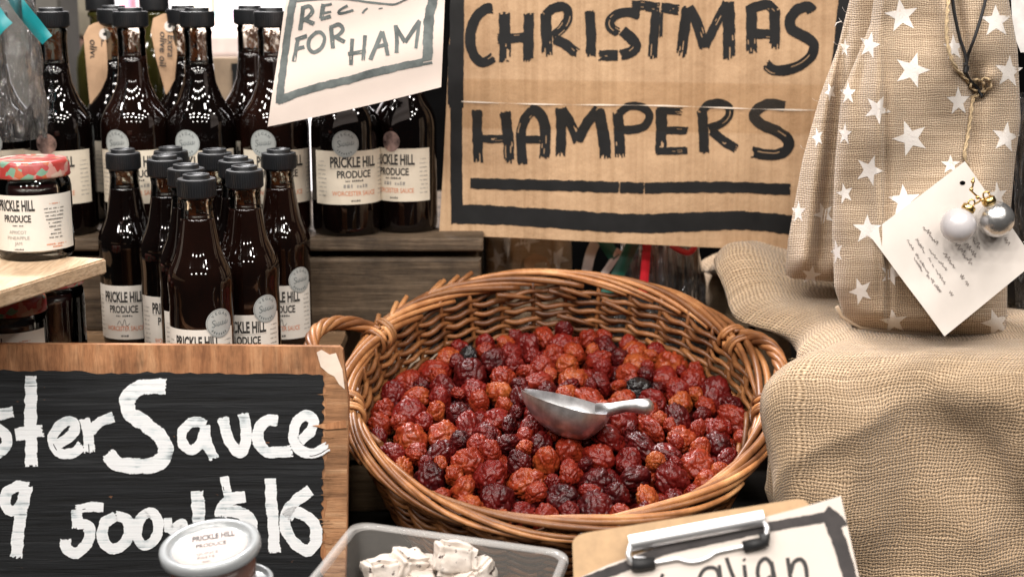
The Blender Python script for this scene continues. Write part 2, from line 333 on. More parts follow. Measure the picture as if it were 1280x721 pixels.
# ------------------------------------------------------------------ mesh helpers
class MB:
    def __init__(s): s.v = []; s.f = []; s.m = []; s.uv = {}; s.sm = []
    def add(s, vs, fs, mi=0, smooth=True):
        b = len(s.v); s.v += [tuple(v) for v in vs]
        for f in fs: s.f.append(tuple(b + i for i in f)); s.m.append(mi); s.sm.append(smooth)
        return b
    def grid(s, fn, nu, nv, mi=0, closed_u=False, uvfn=None, flip=False, smooth=True):
        b = len(s.v); cu = nu if closed_u else nu + 1
        for j in range(nv + 1):
            for i in range(cu):
                if uvfn: s.uv[len(s.v)] = uvfn(i / nu, j / nv)
                s.v.append(tuple(fn(i / nu, j / nv)))
        for j in range(nv):
            for i in range(nu):
                a = b + j * cu + i; c = b + j * cu + (i + 1) % cu; d = c + cu; e = a + cu
                s.f.append((a, e, d, c) if flip else (a, c, d, e)); s.m.append(mi); s.sm.append(smooth)
    def lathe(s, prof, n=40, mi=0, o=(0, 0, 0)):
        s.grid(lambda u, v: (o[0] + prof[round(v * (len(prof) - 1))][0] * math.cos(2 * math.pi * u),
                             o[1] + prof[round(v * (len(prof) - 1))][0] * math.sin(2 * math.pi * u),
                             o[2] + prof[round(v * (len(prof) - 1))][1]), n, len(prof) - 1, mi, True)
    def tube(s, pts, rad, n=8, mi=0, cap=True):
        pts = [Vector(p) for p in pts]; L = len(pts)
        if not hasattr(rad, '__len__'): rad = [rad] * L
        up = Vector((0.13, 0.21, 0.97)); b = len(s.v)
        for k in range(L):
            t = (pts[min(k + 1, L - 1)] - pts[max(k - 1, 0)]).normalized()
            x = t.cross(up)
            if x.length < 1e-3: x = t.cross(Vector((1, 0, 0)))
            x.normalize(); y = t.cross(x); up = x.cross(t) if k == 0 else (up - t * up.dot(t)).normalized()
            for i in range(n):
                a = 2 * math.pi * i / n; s.v.append(tuple(pts[k] + (x * math.cos(a) + y * math.sin(a)) * rad[k]))
        for k in range(L - 1):
            for i in range(n):
                a = b + k * n + i; c = b + k * n + (i + 1) % n; s.f.append((a, c, c + n, a + n)); s.m.append(mi); s.sm.append(True)
        if cap:
            s.f.append(tuple(b + i for i in reversed(range(n)))); s.m.append(mi); s.sm.append(False)
            s.f.append(tuple(b + (L - 1) * n + i for i in range(n))); s.m.append(mi); s.sm.append(False)
    def box(s, c, d, mi=0, rot=None, bev=0.002, wob=0.0, smooth=False):
        bm = bmesh.new(); bmesh.ops.create_cube(bm, size=1)
        for v in bm.verts: v.co = Vector((v.co.x * d[0], v.co.y * d[1], v.co.z * d[2]))
        if bev: bmesh.ops.bevel(bm, geom=bm.edges[:], offset=min(bev, min(d) * 0.45), segments=2, affect='EDGES', profile=0.6)
        mat = (rot if rot else Matrix.Identity(3))
        bm.verts.index_update()
        vs = [mat @ v.co + Vector(c) + (Vector([random.uniform(-wob, wob) for _ in range(3)]) if wob else Vector()) for v in bm.verts]
        s.add(vs, [[v.index for v in f.verts] for f in bm.faces], mi, smooth); bm.free()
    def slab(s, pts, F, th, mi=0, mb=None):
        n = len(pts); a = [F(*p) for p in pts]; c = [F(p[0], p[1], -th) for p in pts]
        s.add(a + c, [tuple(reversed(range(n))), tuple(range(n, 2 * n))] + [(i, (i + 1) % n, n + (i + 1) % n, n + i) for i in range(n)], mi if mb is None else mi, False)
    def build(s, name, mats, parent=None, loc=None):
        me = bpy.data.meshes.new(name); me.from_pydata(s.v, [], s.f)
        if not isinstance(mats, (list, tuple)): mats = [mats]
        for m in mats: me.materials.append(m)
        me.polygons.foreach_set('material_index', s.m); me.polygons.foreach_set('use_smooth', s.sm)
        if s.uv:
            ul = me.uv_layers.new(name='UVMap')
            for l in me.loops: ul.data[l.index].uv = s.uv.get(l.vertex_index, (0, 0))
        bm = bmesh.new(); bm.from_mesh(me); bmesh.ops.recalc_face_normals(bm, faces=bm.faces[:]); bm.to_mesh(me); bm.free()
        me.update()
        o = bpy.data.objects.new(name, me); COL.objects.link(o)
        if parent: o.parent = parent
        if loc is not None: o.location = loc
        return o
def tag(o, label=None, cat=None, group=None, kind=None):
    if label: o['label'] = label
    if cat: o['category'] = cat
    if group: o['group'] = group
    if kind: o['kind'] = kind
    return o
def thing(name, label, cat, loc=(0, 0, 0), group=None, rz=0.0):
    o = bpy.data.objects.new(name, None); COL.objects.link(o); o.location = loc; o.rotation_euler = (0, 0, rz); o.empty_display_size = 0.02
    return tag(o, label, cat, group)
def copy_tree(o, parent=None):
    c = o.copy(); COL.objects.link(c)
    if parent: c.parent = parent
    for ch in list(o.children): copy_tree(ch, c)
    return c
def crom(pts, step):
    """smooth curve through the points, resampled evenly"""
    if len(pts) == 2: dense = [(pts[0][0] + (pts[1][0] - pts[0][0]) * i / 40, pts[0][1] + (pts[1][1] - pts[0][1]) * i / 40) for i in range(41)]
    else:
        q = [pts[0]] + list(pts) + [pts[-1]]; dense = []
        for k in range(1, len(q) - 2):
            for i in range(20):
                t = i / 20; a, b, c, d = q[k - 1], q[k], q[k + 1], q[k + 2]
                dense.append(tuple(0.5 * (2 * b[j] + (c[j] - a[j]) * t + (2 * a[j] - 5 * b[j] + 4 * c[j] - d[j]) * t * t + (3 * b[j] - a[j] - 3 * c[j] + d[j]) * t ** 3) for j in range(len(b))))
        dense.append(tuple(pts[-1]))
    D = [0.0]
    for i in range(1, len(dense)): D.append(D[-1] + math.dist(dense[i], dense[i - 1]))
    n = max(2, int(D[-1] / step)); out = []; k = 0
    for i in range(n + 1):
        t = D[-1] * i / n
        while k < len(D) - 2 and D[k + 1] < t: k += 1
        f = (t - D[k]) / max(1e-9, D[k + 1] - D[k]); out.append(tuple(dense[k][j] + (dense[k + 1][j] - dense[k][j]) * f for j in range(len(dense[0]))))
    return out
OFFC = [0]
def brush(mb, F, pts, width, mi, off=0.0003, rag=0.35, lanes=8, edge=0.06, dry=0.25, step=1.0):
    """one stroke of a brush laid on surface F: bristle lanes with ragged ends"""
    OFFC[0] += 1; off = off + (OFFC[0] % 40) * 4e-6
    c = crom(pts, step); n = len(c)
    if n < 3: c = crom(pts, step / 4); n = len(c)
    nor = []
    for i in range(n):
        a = c[max(0, i - 1)]; b = c[min(n - 1, i + 1)]; dx, dy = b[0] - a[0], b[1] - a[1]; l = math.hypot(dx, dy) or 1
        nor.append((-dy / l, dx / l, dx / l, dy / l))
    sd = random.uniform(0, 100)
    def wid(i, side):
        return width * 0.5 * (1 + edge * 2.2 * (noise.noise((sd + i * 0.13 * step, side * 7.3, 0))) + edge * 1.4 * noise.noise((sd + i * 0.6 * step, side * 3.1, 5)))
    for j in range(lanes):
        f0 = j / lanes * 2 - 1; f1 = (j + 1) / lanes * 2 - 1 + 0.02
        e0 = int(random.uniform(-0.1, rag) * width * 0.5 / step); e1 = int(random.uniform(-0.1, rag) * width / step)
        i0 = max(0, e0); i1 = n - 1 - max(0, e1); x0 = max(0, -e0) * step; x1 = max(0, -e1) * step
        gap = set()
        if random.random() < dry and 0 < j < lanes - 1:
            g = random.uniform(0.5, 0.95); gl = random.uniform(0.05, 0.25); gap = set(range(int(g * n), int((g + gl) * n)))
        base = None; vs = []; fs = []
        for i in range(i0, i1 + 1):
            nx, ny, tx, ty = nor[i]; ex = -x0 if i == i0 else (x1 if i == i1 else 0)
            for f in (f0, f1):
                w_ = wid(i, -1 if f < 0 else 1) * f
                vs.append(F(c[i][0] + nx * w_ + tx * ex, c[i][1] + ny * w_ + ty * ex, off))
            k = len(vs)
            if i > i0 and i not in gap: fs.append((k - 4, k - 3, k - 1, k - 2))
        if fs: mb.add(vs, fs, mi, False)
def zs(x0, y0, s): return lambda L: [(x0 + a / s, y0 + b / s) for a, b in L]
_txt = {}
def text2d(body, bold=0.0, shear=0.0):
    k = (body, bold, shear)
    if k not in _txt:
        cu = bpy.data.curves.new('lettering', 'FONT'); cu.body = body; cu.size = 1; cu.offset = bold; cu.shear = shear; cu.resolution_u = 3; cu.align_x = 'CENTER'
        o = bpy.data.objects.new('lettering', cu); COL.objects.link(o)
        dg = bpy.context.evaluated_depsgraph_get(); me = bpy.data.meshes.new_from_object(o.evaluated_get(dg))
        vs = [(v.co.x, v.co.y) for v in me.vertices]; fs = [tuple(p.vertices) for p in me.polygons]
        bpy.data.objects.remove(o); bpy.data.curves.remove(cu); bpy.data.meshes.remove(me); _txt[k] = (vs, fs)
    return _txt[k]
def put_text(mb, body, fn, cx, cy, h, mi, wscale=1.0, bold=0.0, width=None, shear=0.0):
    """lettering of cap height h centred on (cx, baseline cy); fn maps flat label coordinates to the surface"""
    vs, fs = text2d(body, bold, shear)
    if not vs: return
    sy = h / 0.69; sx = sy * wscale
    if width:
        x0 = min(v[0] for v in vs); x1 = max(v[0] for v in vs); sx = width / (x1 - x0); cx = cx - (x0 + x1) / 2 * sx
    mb.add([fn(cx + x * sx, cy + y * sy) for x, y in vs], fs, mi, False)
def scribble(mb, fn, x0, y0, length, h, mi, th, seed=0):
    """a line of cursive too small to read"""
    r = random.Random(seed); x = x0; k = 0; pts = []
    while x < x0 + length:
        pts.append((x, y0 + (r.uniform(0.1, 1.0) if k % 2 else r.uniform(-0.35, 0.1)) * h)); x += r.uniform(0.25, 0.6) * h; k += 1
        if r.random() < 0.14:
            if len(pts) > 2: ribbon(mb, fn, pts, th, mi)
            pts = []; x += 0.6 * h
    if len(pts) > 2: ribbon(mb, fn, pts, th, mi)
def ribbon(mb, fn, pts, th, mi):
    c = crom(pts, th * 0.9); n = len(c); vs = []; fs = []
    for i in range(n):
        a = c[max(0, i - 1)]; b = c[min(n - 1, i + 1)]; dx, dy = b[0] - a[0], b[1] - a[1]; l = math.hypot(dx, dy) or 1
        for sg in (-1, 1): vs.append(fn(c[i][0] - dy / l * th * 0.5 * sg, c[i][1] + dx / l * th * 0.5 * sg))
        k = len(vs)
        if i: fs.append((k - 4, k - 3, k - 1, k - 2))
    mb.add(vs, fs, mi, False)
def microtext(mb, fn, cx, cy, width, h, mi, seed=0):
    """a line of print too small to read: little separate marks"""
    r = random.Random(seed); x = cx - width / 2
    while x < cx + width / 2:
        wl = r.uniform(0.35, 0.8) * h
        if r.random() < 0.85:
            hh = h * r.uniform(0.6, 1.0); mb.add([fn(x, cy), fn(x + wl, cy), fn(x + wl, cy + hh), fn(x, cy + hh)], [(0, 1, 2, 3)], mi, False)
        x += wl + 0.3 * h

# ------------------------------------------------------------------ the setting
cz = -0.20
mb = MB(); mb.box((0.0, 1.6, cz - 0.02), (3.2, 1.6, 0.04)); tag(mb.build('counter', M['counter']), kind='structure')
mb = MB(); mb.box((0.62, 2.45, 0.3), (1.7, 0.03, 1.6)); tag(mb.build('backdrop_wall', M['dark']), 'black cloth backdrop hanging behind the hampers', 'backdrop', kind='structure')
mb = MB(); mb.box((-1.2, 6.2, 0.5), (5.5, 0.05, 3.0)); tag(mb.build('background_wall', plain('pale_hall_wall', (0.82, 0.79, 0.80), 0.8, 0.05, 3)), 'pale wall of the hall far behind the stall', 'wall', kind='structure')
mb = MB(); mb.box((-0.6, 4.5, -0.825), (9, 9, 0.05)); tag(mb.build('floor', plain('hall_floor', (0.22, 0.19, 0.17), 0.6, 0.1, 4)), kind='structure')

def slat_crate(name, label, x0, x1, y0, y1, z0, z1, mat, rows, top_t=0.014, gap=0.006, end_post=True):
    t = thing(name, label, 'crate', ((x0 + x1) / 2, y0, z0)); ox, oy, oz = t.location
    a = MB(); ny = 5; wy = (y1 - y0) / ny
    for k in range(ny): a.box(((x0 + x1) / 2 - ox, y0 + wy * (k + .5) - oy, z1 - top_t / 2 - oz), (x1 - x0, wy - 0.004, top_t), bev=0.0025, wob=0.0008)
    a.build('top_panel', mat, t)
    b = MB(); H = z1 - top_t - 0.003 - z0; hh = H / rows
    for k in range(rows):
        b.box(((x0 + x1) / 2 - ox + random.uniform(-.002, .002), y0 + 0.008 - oy, z0 + hh * (k + .5) - oz - (0.002 if k == rows - 1 else 0)), (x1 - x0 - 0.002, 0.013, hh - gap), bev=0.003, wob=0.0008)
    b.build('front_panel', mat, t)
    c = MB(); c.box(((x0 + x1) / 2 - ox, y1 - 0.012 - oy, z0 + H / 2 - oz), (x1 - x0 - 0.06, 0.008, H - 0.002), bev=0.001); c.build('back_panel', mat, t)  # unseen back, added to block the bright background behind the gap
    for xx in (x0 + 0.02, x1 - 0.022): c = MB(); c.box((xx - ox, (y0 + y1) / 2 - oy + 0.01, z0 + H / 2 - oz), (0.03, y1 - y0 - 0.03, H - 0.002), bev=0.002); c.build('end_panel', mat, t)
    return t
CT = 0.105                                        # top of the tall bottles' crate
slat_crate('wooden_crate', 'weathered slatted wooden crate carrying the large sauce bottles', -0.66, -0.032, 1.65, 2.02, 0.0, CT, M['crate'], 1)
slat_crate('wooden_step', 'brown wooden display step under the small sauce bottles', -0.86, -0.185, 1.37, 2.06, cz, 0.0, M['step'], 3)
slat_crate('wooden_prop_crate', 'low brown plank crate propping up the back of the basket', -0.183, 0.115, 1.615, 2.05, cz, -0.125, M['low'], 1)

# ------------------------------------------------------------------ bottles
def bottle_parts(root, prof, capr, cap0, cap1, fill, wall, R_, lab0, lab1, labmat, kind, sauce):
    # outer glass + inner wall
    outer = prof; inner = [(max(0.0005, r - wall), z) for r, z in prof[2:]]; inner[0] = (inner[0][0], 0.005)
    lo = [p for p in prof if p[1] < fill - 0.004]; rf = float(np.interp(fill - 0.004, [p[1] for p in prof], [p[0] for p in prof])); lo.append((rf, fill - 0.004))
    up = [(rf, fill - 0.004)] + [p for p in prof if p[1] >= fill - 0.004]; inn = [(r - wall, z) for r, z in reversed(up)]
    g = MB(); g.lathe([(0.0005, 0.0015)] + lo + [(rf - wall, fill - 0.004)], 56, 0); g.lathe(up + inn, 56, 1)
    g.build('glass_body', [M['filled_brown'] if sauce is M['sauce_brown'] else M['filled'], M['glass']], root)
    liq = [(rf - wall - 0.0003, fill - 0.004)]
    lr = liq[-1][0]; liq += [(lr, fill), (0.0005, fill)]
    l = MB(); l.lathe(liq, 40); l.build('sauce', sauce, root)
    f = MB(); nk = [(r - wall - 0.0002, z) for r, z in prof if fill - 0.001 <= z <= cap0 + 0.004]
    nk = [(lr, fill - 0.002)] + nk
    f.lathe(nk, 32); f.build('residue', M['residue'], root)
    c = MB(); k = capr
    cp = [(0.0005, cap0), (k - 0.002, cap0), (k - 0.001, cap0 + 0.0008), (k, cap0 + 0.002)]
    zt = cap1 - 0.004
    cp += [(k, zt - 0.0010), (k, zt - 0.0004), (k - 0.0004, zt), (k - 0.0010, zt), (k * 0.73, zt), (k * 0.71, zt + .0002), (k * 0.70, zt + 0.0008), (k * 0.70, cap1 - 0.0006), (k * 0.69, cap1 - .0001), (k * 0.66, cap1), (k * 0.5, cap1), (k * 0.48, cap1 - 0.0012), (0.0005, cap1 - 0.0012)]
    c.lathe(cp, 48)
    for i in range(48):                            # knurled skirt
        a = 2 * math.pi * i / 48; c.box((k * math.cos(a), k * math.sin(a), (cap0 + zt) / 2), (0.0009, 0.0007, zt - cap0 - 0.004), rot=Matrix.Rotation(a, 3, 'Z'), bev=0)
    c.build('cap', M['cap'], root)
    # label with its print
    Rl = R_ + 0.00035; span = 2.5
    def S(x, z, off=0.0002): a = -math.pi / 2 + x / Rl; return ((Rl + off) * math.cos(a), (Rl + off) * math.sin(a), z)
    q = MB(); hw = span / 2 * Rl
    q.grid(lambda u, v: S((u * 2 - 1) * hw, lab0 + (lab1 - lab0) * v, 0), 32, 2, 0)
    H = lab1 - lab0; W = R_ * 1.42
    put_text(q, 'PRICKLE HILL', S, 0, lab0 + H * .70, H * .185, 1, width=W, bold=0.035)
    put_text(q, 'PRODUCE', S, 0, lab0 + H * .50, H * .13, 1, width=W * .72, bold=0.03)
    ribbon(q, S, [(-W / 2, lab0 + H * .67), (0, lab0 + H * .67), (W / 2, lab0 + H * .67)], 0.0003, 2)
    microtext(q, S, 0, lab0 + H * .425, W * .38, H * .04, 1, 3)
    if kind == 'big': microtext(q, S, 0, lab0 + H * .31, W * .46, H * .07, 2, 5)
    else: scribble(q, S, -W * .17, lab0 + H * .29, W * .34, H * .11, 1, 0.0005, 11)
    put_text(q, 'WORCESTER SAUCE', S, 0, lab0 + H * .165, H * .085, 3, width=W * .94, bold=0.01)
    microtext(q, S, 0, lab0 + H * .05, W * .16, H * .04, 1, 6)
    for sgn in (-1, 1):
        for k_ in range(9): microtext(q, S, sgn * hw * .80, lab0 + H * (.15 + k_ * .08), hw * .22, H * .025, 2, k_)
    q.build('label', [labmat, M['ink'], M['ink_grey'], M['ink_orange']], root)
def sticker(root, R_, ang, z, rad, mat, writing=True):
    Rl = R_ + 0.0009
    def S(x, y, off=0.0): a = -math.pi / 2 + ang + x / Rl; return ((Rl + off) * math.cos(a), (Rl + off) * math.sin(a), z + y)
    q = MB(); n = 40
    q.grid(lambda u, v: S(rad * v * math.cos(2 * math.pi * u), rad * v * math.sin(2 * math.pi * u)), n, 5, 0, True)
    if writing:
        for rr in (0.93,): ribbon(q, lambda x, y: S(x, y, 0.00015), [(rad * rr * math.cos(a * math.pi / 12), rad * rr * math.sin(a * math.pi / 12)) for a in range(25)], 0.0003, 1)
        for k, ch in enumerate('VEGAN'):
            a = R(135 - 22.5 * k)
            put_text(q, ch, lambda x, y: S(rad * .62 * math.cos(a) + x * math.sin(a) + y * math.cos(a), rad * .62 * math.sin(a) - x * math.cos(a) + y * math.sin(a), 0.00015), 0, 0, rad * .2, 1, bold=0.02)
        cur = [(-.60, -.18), (-.48, -.24), (-.38, -.12), (-.50, .02), (-.56, .14), (-.42, .24), (-.34, .16)]
        ribbon(q, lambda x, y: S(x, y, 0.00015), [(rad * a, rad * b) for a, b in cur], 0.0008, 1)
        cur = [(-.38 + 1.02 * t_ / 60 - .035 * math.sin(t_ * .75), .10 * t_ / 60 - .05 + (.11 + .06 * (t_ % 17 > 12)) * math.cos(t_ * .75)) for t_ in range(61)]
        ribbon(q, lambda x, y: S(x, y, 0.00016), [(rad * a, rad * b) for a, b in cur], 0.0006, 1)
        for k in range(7):
            a = R(220 + 14 * k); ca, sa = math.cos(a), math.sin(a)
            q.add([S(rad * (.66 + p) * ca - w_ * sa, rad * (.66 + p) * sa + w_ * ca, 0.00015) for p, w_ in ((0, -.0006), (0, .0006), (.16, .0006), (.16, -.0006))], [(0, 1, 2, 3)], 1, False)
    q.build('sticker', [mat, M['sticker_ink']], root)

BIG = [(0.030, 0.0), (0.0355, 0.0012), (0.0378, 0.005), (0.0385, 0.010), (0.0385, 0.06), (0.0385, 0.110), (0.0384, 0.118), (0.0377, 0.125), (0.0362, 0.131), (0.0338, 0.1365), (0.0307, 0.1415), (0.0272, 0.1465), (0.0240, 0.1520), (0.0216, 0.1580), (0.0180, 0.167), (0.0165, 0.177), (0.0157, 0.190), (0.0151, 0.203), (0.0150, 0.218), (0.0158, 0.221), (0.0158, 0.224), (0.0148, 0.226), (0.0146, 0.236)]
SML = [(0.023, 0.0), (0.0280, 0.001), (0.0300, 0.004), (0.0304, 0.009), (0.0304, 0.05), (0.0303, 0.078), (0.0298, 0.088), (0.0300, 0.096), (0.0306, 0.104), (0.0308, 0.111), (0.0303, 0.1165), (0.0288, 0.122), (0.0266, 0.127), (0.0240, 0.1325), (0.0215, 0.139), (0.0193, 0.148), (0.0174, 0.159), (0.0160, 0.168), (0.0151, 0.176), (0.0148, 0.183), (0.0155, 0.186), (0.0155, 0.188), (0.0146, 0.190), (0.0145, 0.197)]
FOIL = plain('holographic_sticker', (0.60, 0.42, 0.38), 0.25, 0.5, 90, metal=0.7)
def big_bottle(label, px, Y, kind, yaw, fill, sauce, scl=1.0, loc=None):
    r = thing('large_sauce_bottle', label, 'sauce bottle', group='large bottles of worcester sauce')
    bottle_parts(r, BIG, 0.0188, 0.2275, 0.2492, fill, 0.0022, 0.0385, 0.037, 0.096, M['label'], 'big', sauce)
    if kind: sticker(r, 0.0385, kind[1], 0.104, 0.0148 if kind[0] == 'silver' else 0.0115, M['sticker'] if kind[0] == 'silver' else FOIL, kind[0] == 'silver')
    return r
def put(o, px, Y, z, yaw=0.0, scl=1.0):
    p = P(px, 300, Y); o.location = (0, Y, z)
    d = ray(px, 180); o.location.x = d.x / d.y * Y
    o.rotation_euler = (0, 0, yaw); o.scale = (scl, scl, 1.0 if scl != 1 else 1.0); return o
proto_a = big_bottle('large dark sauce bottle with foil sticker, leftmost in full view behind the jam jar', 70, 1.69, ('foil', -0.05), 0, 0.193, M['sauce'])
put(proto_a, 74, 1.695, CT, -0.02)
proto_b = big_bottle('large brown sauce bottle with silver sticker, next to the tagged oil bottle', 172, 1.70, ('silver', -0.5), 0, 0.201, M['sauce_brown'])
put(proto_b, 171, 1.70, CT, 0.15)
def again(src, label, px, Y, yaw, scl=1.0):
    o = copy_tree(src); o['label'] = label; return put(o, px, Y, CT, yaw, scl)
proto_c = big_bottle('large black sauce bottle with silver sticker, right of the second oil tag', 255, 1.70, ('silver', -0.25), 0, 0.192, M['sauce'])
put(proto_c, 253, 1.70, CT, 0.0)
again(proto_b, 'large brown sauce bottle with its neck beside the edge of the recipe sign', 344, 1.70, 0.3)
again(proto_c, 'large black sauce bottle half hidden behind the brown bottle beside the first oil tag', 151, 1.79, 0.5)
again(proto_a, 'large sauce bottle half hidden behind the black bottle right of the second oil tag', 236, 1.79, 0.3)
again(proto_b, 'large sauce bottle half hidden behind the bottle whose neck touches the recipe sign', 318, 1.79, -0.6)
again(proto_c, 'large sauce bottle with a silver sticker standing below the word HAM', 432, 1.695, 0.35)
again(proto_a, 'large sauce bottle with a pinkish foil sticker against the cardboard sign', 507, 1.715, -0.35, 0.915)
again(proto_c, 'large sauce bottle wrapped in the cellophane with the teal ribbon', -2, 1.70, 0.3)

def small_bottle(label, st):
    r = thing('small_sauce_bottle', label, 'sauce bottle', group='small bottles of worcester sauce')
    bottle_parts(r, SML, 0.0178, 0.1885, 0.2105, 0.174, 0.002, 0.0304, 0.011, 0.069, M['label_white'], 'small', M['sauce_brown'] if st else M['sauce'])
    if st: sticker(r, 0.0304, 0.74, 0.074, 0.0138, M['sticker'])
    return r
sp = small_bottle('small black sauce bottle standing alone, left of the small bottle cluster', False)
put(sp, 153, 1.60, 0.0, -0.02)
sq = small_bottle('small brown sauce bottle at the very front with silver sticker', True)
put(sq, 243.5, 1.402, 0.0, 0.0)
def again_s(src, label, px, Y, yaw):
    o = copy_tree(src); o['label'] = label; return put(o, px, Y, 0.0, yaw)
again_s(sp, 'small sauce bottle just right of the lone small one, its label half covered', 205, 1.545, 0.25)
again_s(sp, 'small sauce bottle squeezed directly behind the front one, mostly hidden', 231, 1.474, 0.4)
again_s(sp, 'small sauce bottle at the back of the cluster, only its cap rim showing', 213, 1.617, 0.1)
again_s(sp, 'small sauce bottle in the back middle, cap below the sticker of a large bottle', 268, 1.60, 0.2)
again_s(sq, 'small brown sauce bottle with silver sticker, right of the front one', 304, 1.463, 0.0)
again_s(sp, 'small sauce bottle behind the stickered one, its cap peeping out left of that cap', 294, 1.535, 0.2)
again_s(sq, 'small sauce bottle with silver sticker, rightmost of the small ones, by the basket handle', 348, 1.60, 0.05)

# olive oil bottles with kraft tags
for px, lab, tl, poly, hole, lines in (
    (135, 'dark olive oil bottle with black cap behind the larger kraft tag', 'kraft tag handwritten Extra virgin olive oil on the left oil bottle',
     [(105, 46), (111, 33), (119, 29), (133, 26), (140, 33), (142, 58), (135, 96), (127, 131), (112, 130), (108, 92)], (131.5, 43), (('Extra virgin', 130, 85, 70), ('olive oil', 116, 72, 44), ('Tuscan', 139, 72, 40))),
    (201, 'dark olive oil bottle with black cap behind the slimmer kraft tag', 'slimmer kraft tag handwritten olive oil hanging right of the brown bottle',
     [(188, 40), (191, 23), (204, 17), (216, 18), (221, 30), (222, 66), (218, 103), (211, 120), (207, 118), (196, 76)], (212, 33), (('olive oil', 203, 62, 44), ('Extra', 213, 58, 28)))):
    t = thing('olive_oil_bottle', lab, 'oil bottle', group='olive oil bottles'); p = put(t, px, 1.88, CT)
    q = MB(); q.lathe([(0.0005, 0), (0.030, 0.0005), (0.033, 0.004), (0.033, 0.17), (0.031, 0.185), (0.024, 0.20), (0.016, 0.212), (0.0135, 0.225), (0.0135, 0.232), (0.016, 0.234), (0.016, 0.238), (0.0135, 0.24), (0.013, 0.246)], 36); q.build('glass_body', M['olive_glass'], t)
    q = MB(); q.lathe([(0.013, 0.240), (0.0175, 0.241), (0.0178, 0.243), (0.0178, 0.285), (0.017, 0.289), (0.0005, 0.29)], 36); q.build('cap', M['cap'], t)
    F = Plane(P(px, 80, 1.775), (0, -1, 0.1), lambda x, y: 0.002 * math.sin((x + y) * 0.05))
    q = MB(); q.slab(poly, F, 0.0006, 0)
    def ringp(r0, r1, off, mi, nn=24):
        vs = []
        for i in range(nn):
            a = 2 * math.pi * i / nn; vs += [F(hole[0] + r0 * math.cos(a), hole[1] + r0 * math.sin(a), off), F(hole[0] + r1 * math.cos(a), hole[1] + r1 * math.sin(a), off)]
        q.add(vs, [(2 * i, 2 * i + 1, (2 * i + 3) % (2 * nn), (2 * i + 2) % (2 * nn)) for i in range(nn)], mi, False)
    ringp(2.4, 7, 0.0004, 1); ringp(0.1, 2.4, 0.0003, 2)
    for body, lx, ly, ln in lines: put_text(q, body, lambda x, y: F(lx - 3 + y, ly + x * 1.0, 0.0004), 0, 0, 8.5, 2, width=ln, bold=0.01, shear=0.15)
    tag(q.build('kraft_tag', [M['kraft'], M['card'], M['ink']]), tl, 'tag')

# ------------------------------------------------------------------ shelf board and jam jars
SZ = 0.131
c0 = PZ(133, 323, SZ); c1 = PZ(-25, 372, SZ); ex = (c1 - c0); ey = Vector((-ex.y, ex.x, 0)).normalized() * -1
far = c0 + Vector((-0.20, 0.055, 0)); far2 = c1 + Vector((-0.2, 0.055, 0))
q = MB(); loop = [c0, c1, far2, far]
bm = bmesh.new(); vt = [bm.verts.new(p) for p in loop]; vb = [bm.verts.new(p - Vector((0, 0, 0.0145))) for p in loop]
bm.faces.new(vt); bm.faces.new(list(reversed(vb)))
for i in range(4): bm.faces.new([vt[i], vb[i], vb[(i + 1) % 4], vt[(i + 1) % 4]])
bmesh.ops.bevel(bm, geom=bm.edges[:], offset=0.0015, segments=2, affect='EDGES'); bm.verts.index_update()
q.add([v.co - c0 for v in bm.verts], [[v.index for v in f.verts] for f in bm.faces], 0, False); bm.free()
so = q.build('shelf_board', M['shelf'], None, c0); tag(so, 'pale wooden board laid over jars, carrying the apricot jam jar', 'shelf')

